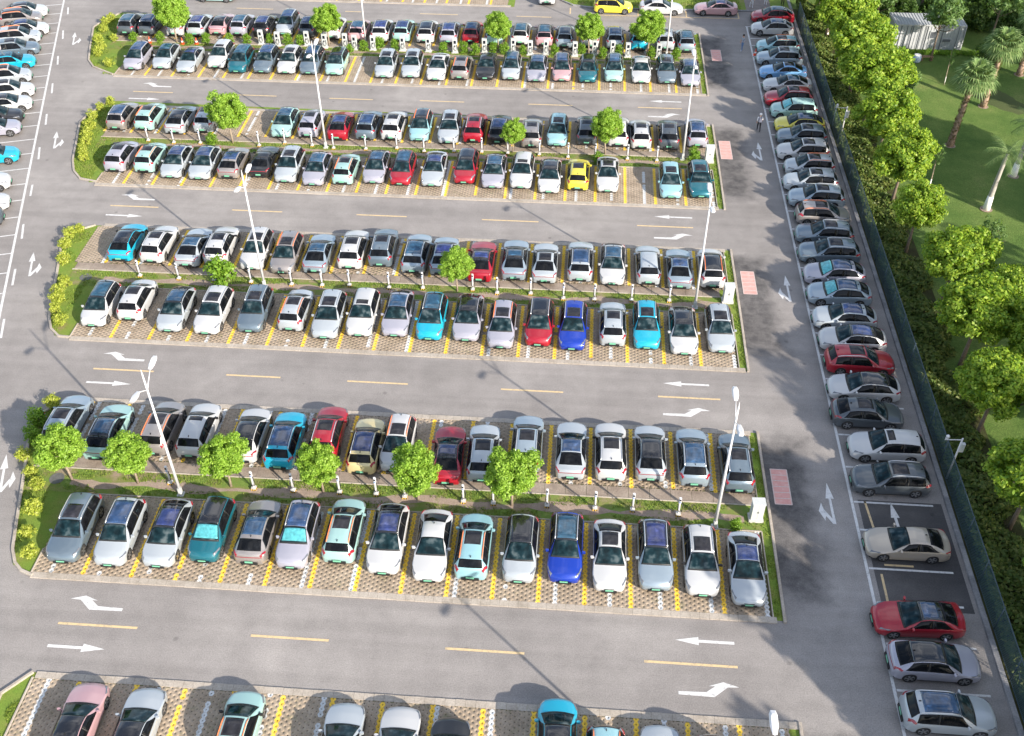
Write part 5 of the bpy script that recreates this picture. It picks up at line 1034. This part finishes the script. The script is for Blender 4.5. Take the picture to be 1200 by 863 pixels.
# ------------------------------------------------------------------ white cabin, bench, drums
cb = empty('cabin', (35.05, 105.9, .05), .01); tag(cb, 'white container cabin with ribbed walls behind a hedge', 'cabin')
obj('wall', MB().box((0, 0, 1.3), (7.1, 2.9, 2.5)).me('wall', ['container_white']), cb)
rf = obj('roof', MB().box((0, 0, 2.62), (7.2, 3.0, .1)).me('roof', ['container_white']), cb)
rib = MB().box((0, 0, 0), (.05, .05, 2.4)).me('rib', ['container_white']); rr_ = MB().box((0, 0, 0), (.06, 2.9, .05)).me('roof_rib', ['container_white'])
for k in range(24):
    if not (14 <= k <= 16): obj('rib', rib, cb, (-3.45+k*.3, -1.47, 1.3))
    obj('roof_rib', rr_, rf, (-3.45+k*.3, 0, 2.69))
for x in (-3.5, -2.9, -2.3, -1.9, -1.7, -.9, -.4, -.2, 1.35, 2.9, 3.5): obj('seam', MB().box((x, -1.475, 1.3), (.05, .08, 2.5)).me('seam', ['container_dark']), cb)
for (x, z_, w_, h_) in ((.45, 1.65, .75, .85), (1.9, 1.1, 1.0, .35)):
    wf = obj('window', MB().box((x, -1.49, z_), (w_, .1, h_)).me('window', ['container_white']), cb); obj('pane', MB().box((x, -1.52, z_), (w_*.78, .08, h_*.78)).me('pane', ['container_dark']), wf)
for s_ in (-1, 1): obj('corner_post', MB().box((s_*3.56, -1.45, 1.3), (.12, .12, 2.6)).me('corner_post', ['container_white']), cb)
for i, (x, y) in enumerate([(33.6, 101.6), (32.2, 101.5)]):
    e = empty('drum', (x, y, .05)); tag(e, ['pale blue and white drum beside the bench near the hedge', 'smaller pale drum left of the other near the hedge'][i], 'drum', 'drums by the hedge')
    obj('body', MB().lathe((0, 0, 0), [(.34, 0), (.40, .15), (.42, .4), (.38, .62), (.3, .7)], 14).me('body', ['drum_blue'], True), e); obj('lid', MB().lathe((0, 0, .7), [(.33, 0), (.33, .05), (.1, .1)], 14).me('lid', ['cone_white']), e)
e = empty('bench', (34.7, 102.0, .05), .1); tag(e, 'brown wooden bench in front of the hedge', 'bench')
for k in range(3): obj('seat_slat', MB().box((0, -.16+.16*k, .42), (1.2, .13, .04)).me('seat_slat', ['wood']), e)
for s_ in (-1, 1): obj('leg', MB().box((s_*.5, 0, .2), (.08, .4, .4)).me('leg', ['wood']), e)

# ------------------------------------------------------------------ people
def person(x, y, z, rz, label, top, legs, shoe, hair, stride=.22, pack=False, cap=False, arm=0.0):
    e = empty('person', (x, y, z), rz); tag(e, label, 'person', 'people on foot')
    J = [('pel', (0, 0, .95), .135), ('wai', (0, 0, 1.10), .125), ('che', (0, 0, 1.32), .15), ('nck', (0, -.01, 1.47), .06), ('hd1', (0, -.02, 1.56), .075), ('hd2', (0, -.02, 1.66), .098), ('hd3', (0, -.01, 1.74), .07),
         ('hlL', (.09, 0, .90), .10), ('knL', (.10, -stride*.8, .50), .065), ('anL', (.10, -stride*.6, .09), .042), ('toL', (.11, -stride*.6-.16, .04), .035),
         ('hlR', (-.09, 0, .90), .10), ('knR', (-.10, stride*.2, .49), .065), ('anR', (-.10, stride*1.2, .10), .042), ('toR', (-.11, stride*1.2-.15, .04), .035),
         ('shL', (.19, 0, 1.38), .07), ('elL', (.25, .05+stride*.3, 1.12), .048), ('wrL', (.25, -.08+stride*.4-arm, .90+arm*.9), .034), ('haL', (.25, -.14+stride*.4-arm, .83+arm*1.0), .03),
         ('shR', (-.19, 0, 1.38), .07), ('elR', (-.25, .02-stride*.3, 1.12), .048), ('wrR', (-.25, -.10-stride*.5, .92), .034), ('haR', (-.25, -.15-stride*.5, .85), .03)]
    for s_, b_ in (('L', (.25, -.14+stride*.4-arm, .83+arm*1.0)), ('R', (-.25, -.15-stride*.5, .85))):
        for q in range(4): J.append((f'f{q}{s_}', (b_[0]-.03+.02*q, b_[1]-.03-.005*q, b_[2]-.085+.006*abs(q-1.5)), .010))
        J.append((f'th{s_}', (b_[0]+(-.05 if s_ == 'L' else .05), b_[1]-.04, b_[2]-.03), .011))
    E = [('pel', 'wai'), ('wai', 'che'), ('che', 'nck'), ('nck', 'hd1'), ('hd1', 'hd2'), ('hd2', 'hd3')]
    for s_ in 'LR':
        E += [('pel', 'hl'+s_), ('hl'+s_, 'kn'+s_), ('kn'+s_, 'an'+s_), ('an'+s_, 'to'+s_), ('che', 'sh'+s_), ('sh'+s_, 'el'+s_), ('el'+s_, 'wr'+s_), ('wr'+s_, 'ha'+s_)]
        E += [('ha'+s_, f'f{q}{s_}') for q in range(4)] + [('ha'+s_, 'th'+s_)]
    ix = {j[0]: i for i, j in enumerate(J)}
    me = bpy.data.meshes.new('skeleton'); me.from_pydata([j[1] for j in J], [(ix[a], ix[b_]) for a, b_ in E], [])
    tmp = bpy.data.objects.new('tmp', me); COL.objects.link(tmp)
    md = tmp.modifiers.new('skin', 'SKIN'); md.use_smooth_shade = True
    for i, j in enumerate(J):
        sv = me.skin_vertices[0].data[i]; sv.radius = (j[2], j[2]*(.8 if j[0] in ('che', 'wai', 'pel') else 1.0)); sv.use_root = (i == 0)
    tmp.modifiers.new('sub', 'SUBSURF').levels = 1
    dg = bpy.context.evaluated_depsgraph_get(); bm = bpy.data.meshes.new_from_object(tmp.evaluated_get(dg)); bm.name = 'body'
    bpy.data.objects.remove(tmp)
    bm.materials.clear()
    for m_ in ('skin', top, legs, shoe): bm.materials.append(MAT[m_])
    for p_ in bm.polygons:
        c_ = p_.center; ax = abs(c_.x)
        if c_.z < .10: k_ = 3
        elif c_.z < .97 and ax < .215: k_ = 2
        elif c_.z < 1.45 and (ax < .2 or c_.z > 1.12): k_ = 1
        else: k_ = 0
        p_.material_index = k_; p_.use_smooth = True
    obj('body', bm, e)
    mb = MB(); mb.lathe((0, .005, 1.66), [(.112, -.02), (.118, .05), (.09, .12), (.03, .155)], 12)
    if cap: mb.box((0, -.12, 1.665), (.17, .14, .02)); obj('cap', mb.me('cap', ['cloth_white'], False), e)
    else: obj('hair', mb.me('hair', [hair], True), e)
    fc = MB()
    for s_ in (-1, 1): fc.box((s_*.035, -.112, 1.655), (.022, .012, .012))
    fc.box((0, -.118, 1.595), (.045, .01, .01)); obj('eyes_and_mouth', fc.me('eyes_and_mouth', ['hair']), e)
    obj('nose', MB().box((0, -.122, 1.628), (.024, .03, .035), taper=.5).me('nose', ['skin']), e)
    for s_ in (-1, 1): obj('ear', MB().box((s_*.104, -.01, 1.635), (.02, .035, .06), bev=.008).me('ear', ['skin']), e)
    if pack:
        bp = obj('backpack', MB().box((0, .2, 1.24), (.3, .16, .42), bev=.05).me('backpack', ['backpack']), e)
        for s_ in (-1, 1): obj('strap', MB().tube([(s_*.11, .14, 1.42), (s_*.11, 0, 1.475), (s_*.11, -.135, 1.36), (s_*.13, 0, 1.1)], .02, 5).me('strap', ['backpack']), bp)
    return e
person(16.1, 86.05, .0, rad(180), 'person in white shirt, cap and dark trousers walking with a backpack', 'cloth_white', 'cloth_black', 'cloth_black', 'hair', pack=True, cap=True)
person(16.15, 103.0, .0, rad(-70), 'person in grey top and jeans standing on the road near top', 'cloth_grey', 'denim', 'cloth_white', 'hair', .08, arm=.25)
person(18.2, 114.15, .1, rad(10), 'person in pale trousers on the footpath at the top edge', 'cloth_rose', 'cloth_white', 'cloth_white', 'hair', .15)
person(19.85, 114.9, .1, rad(0), 'person in pale blue clothes at the top edge of footpath', 'cloth_white', 'cloth_white', 'cloth_grey', 'hair', .1)
person(21.7, 114.8, .1, rad(0), 'person in dark clothes beside the fence at top edge', 'cloth_navy', 'cloth_black', 'cloth_black', 'hair', .1)
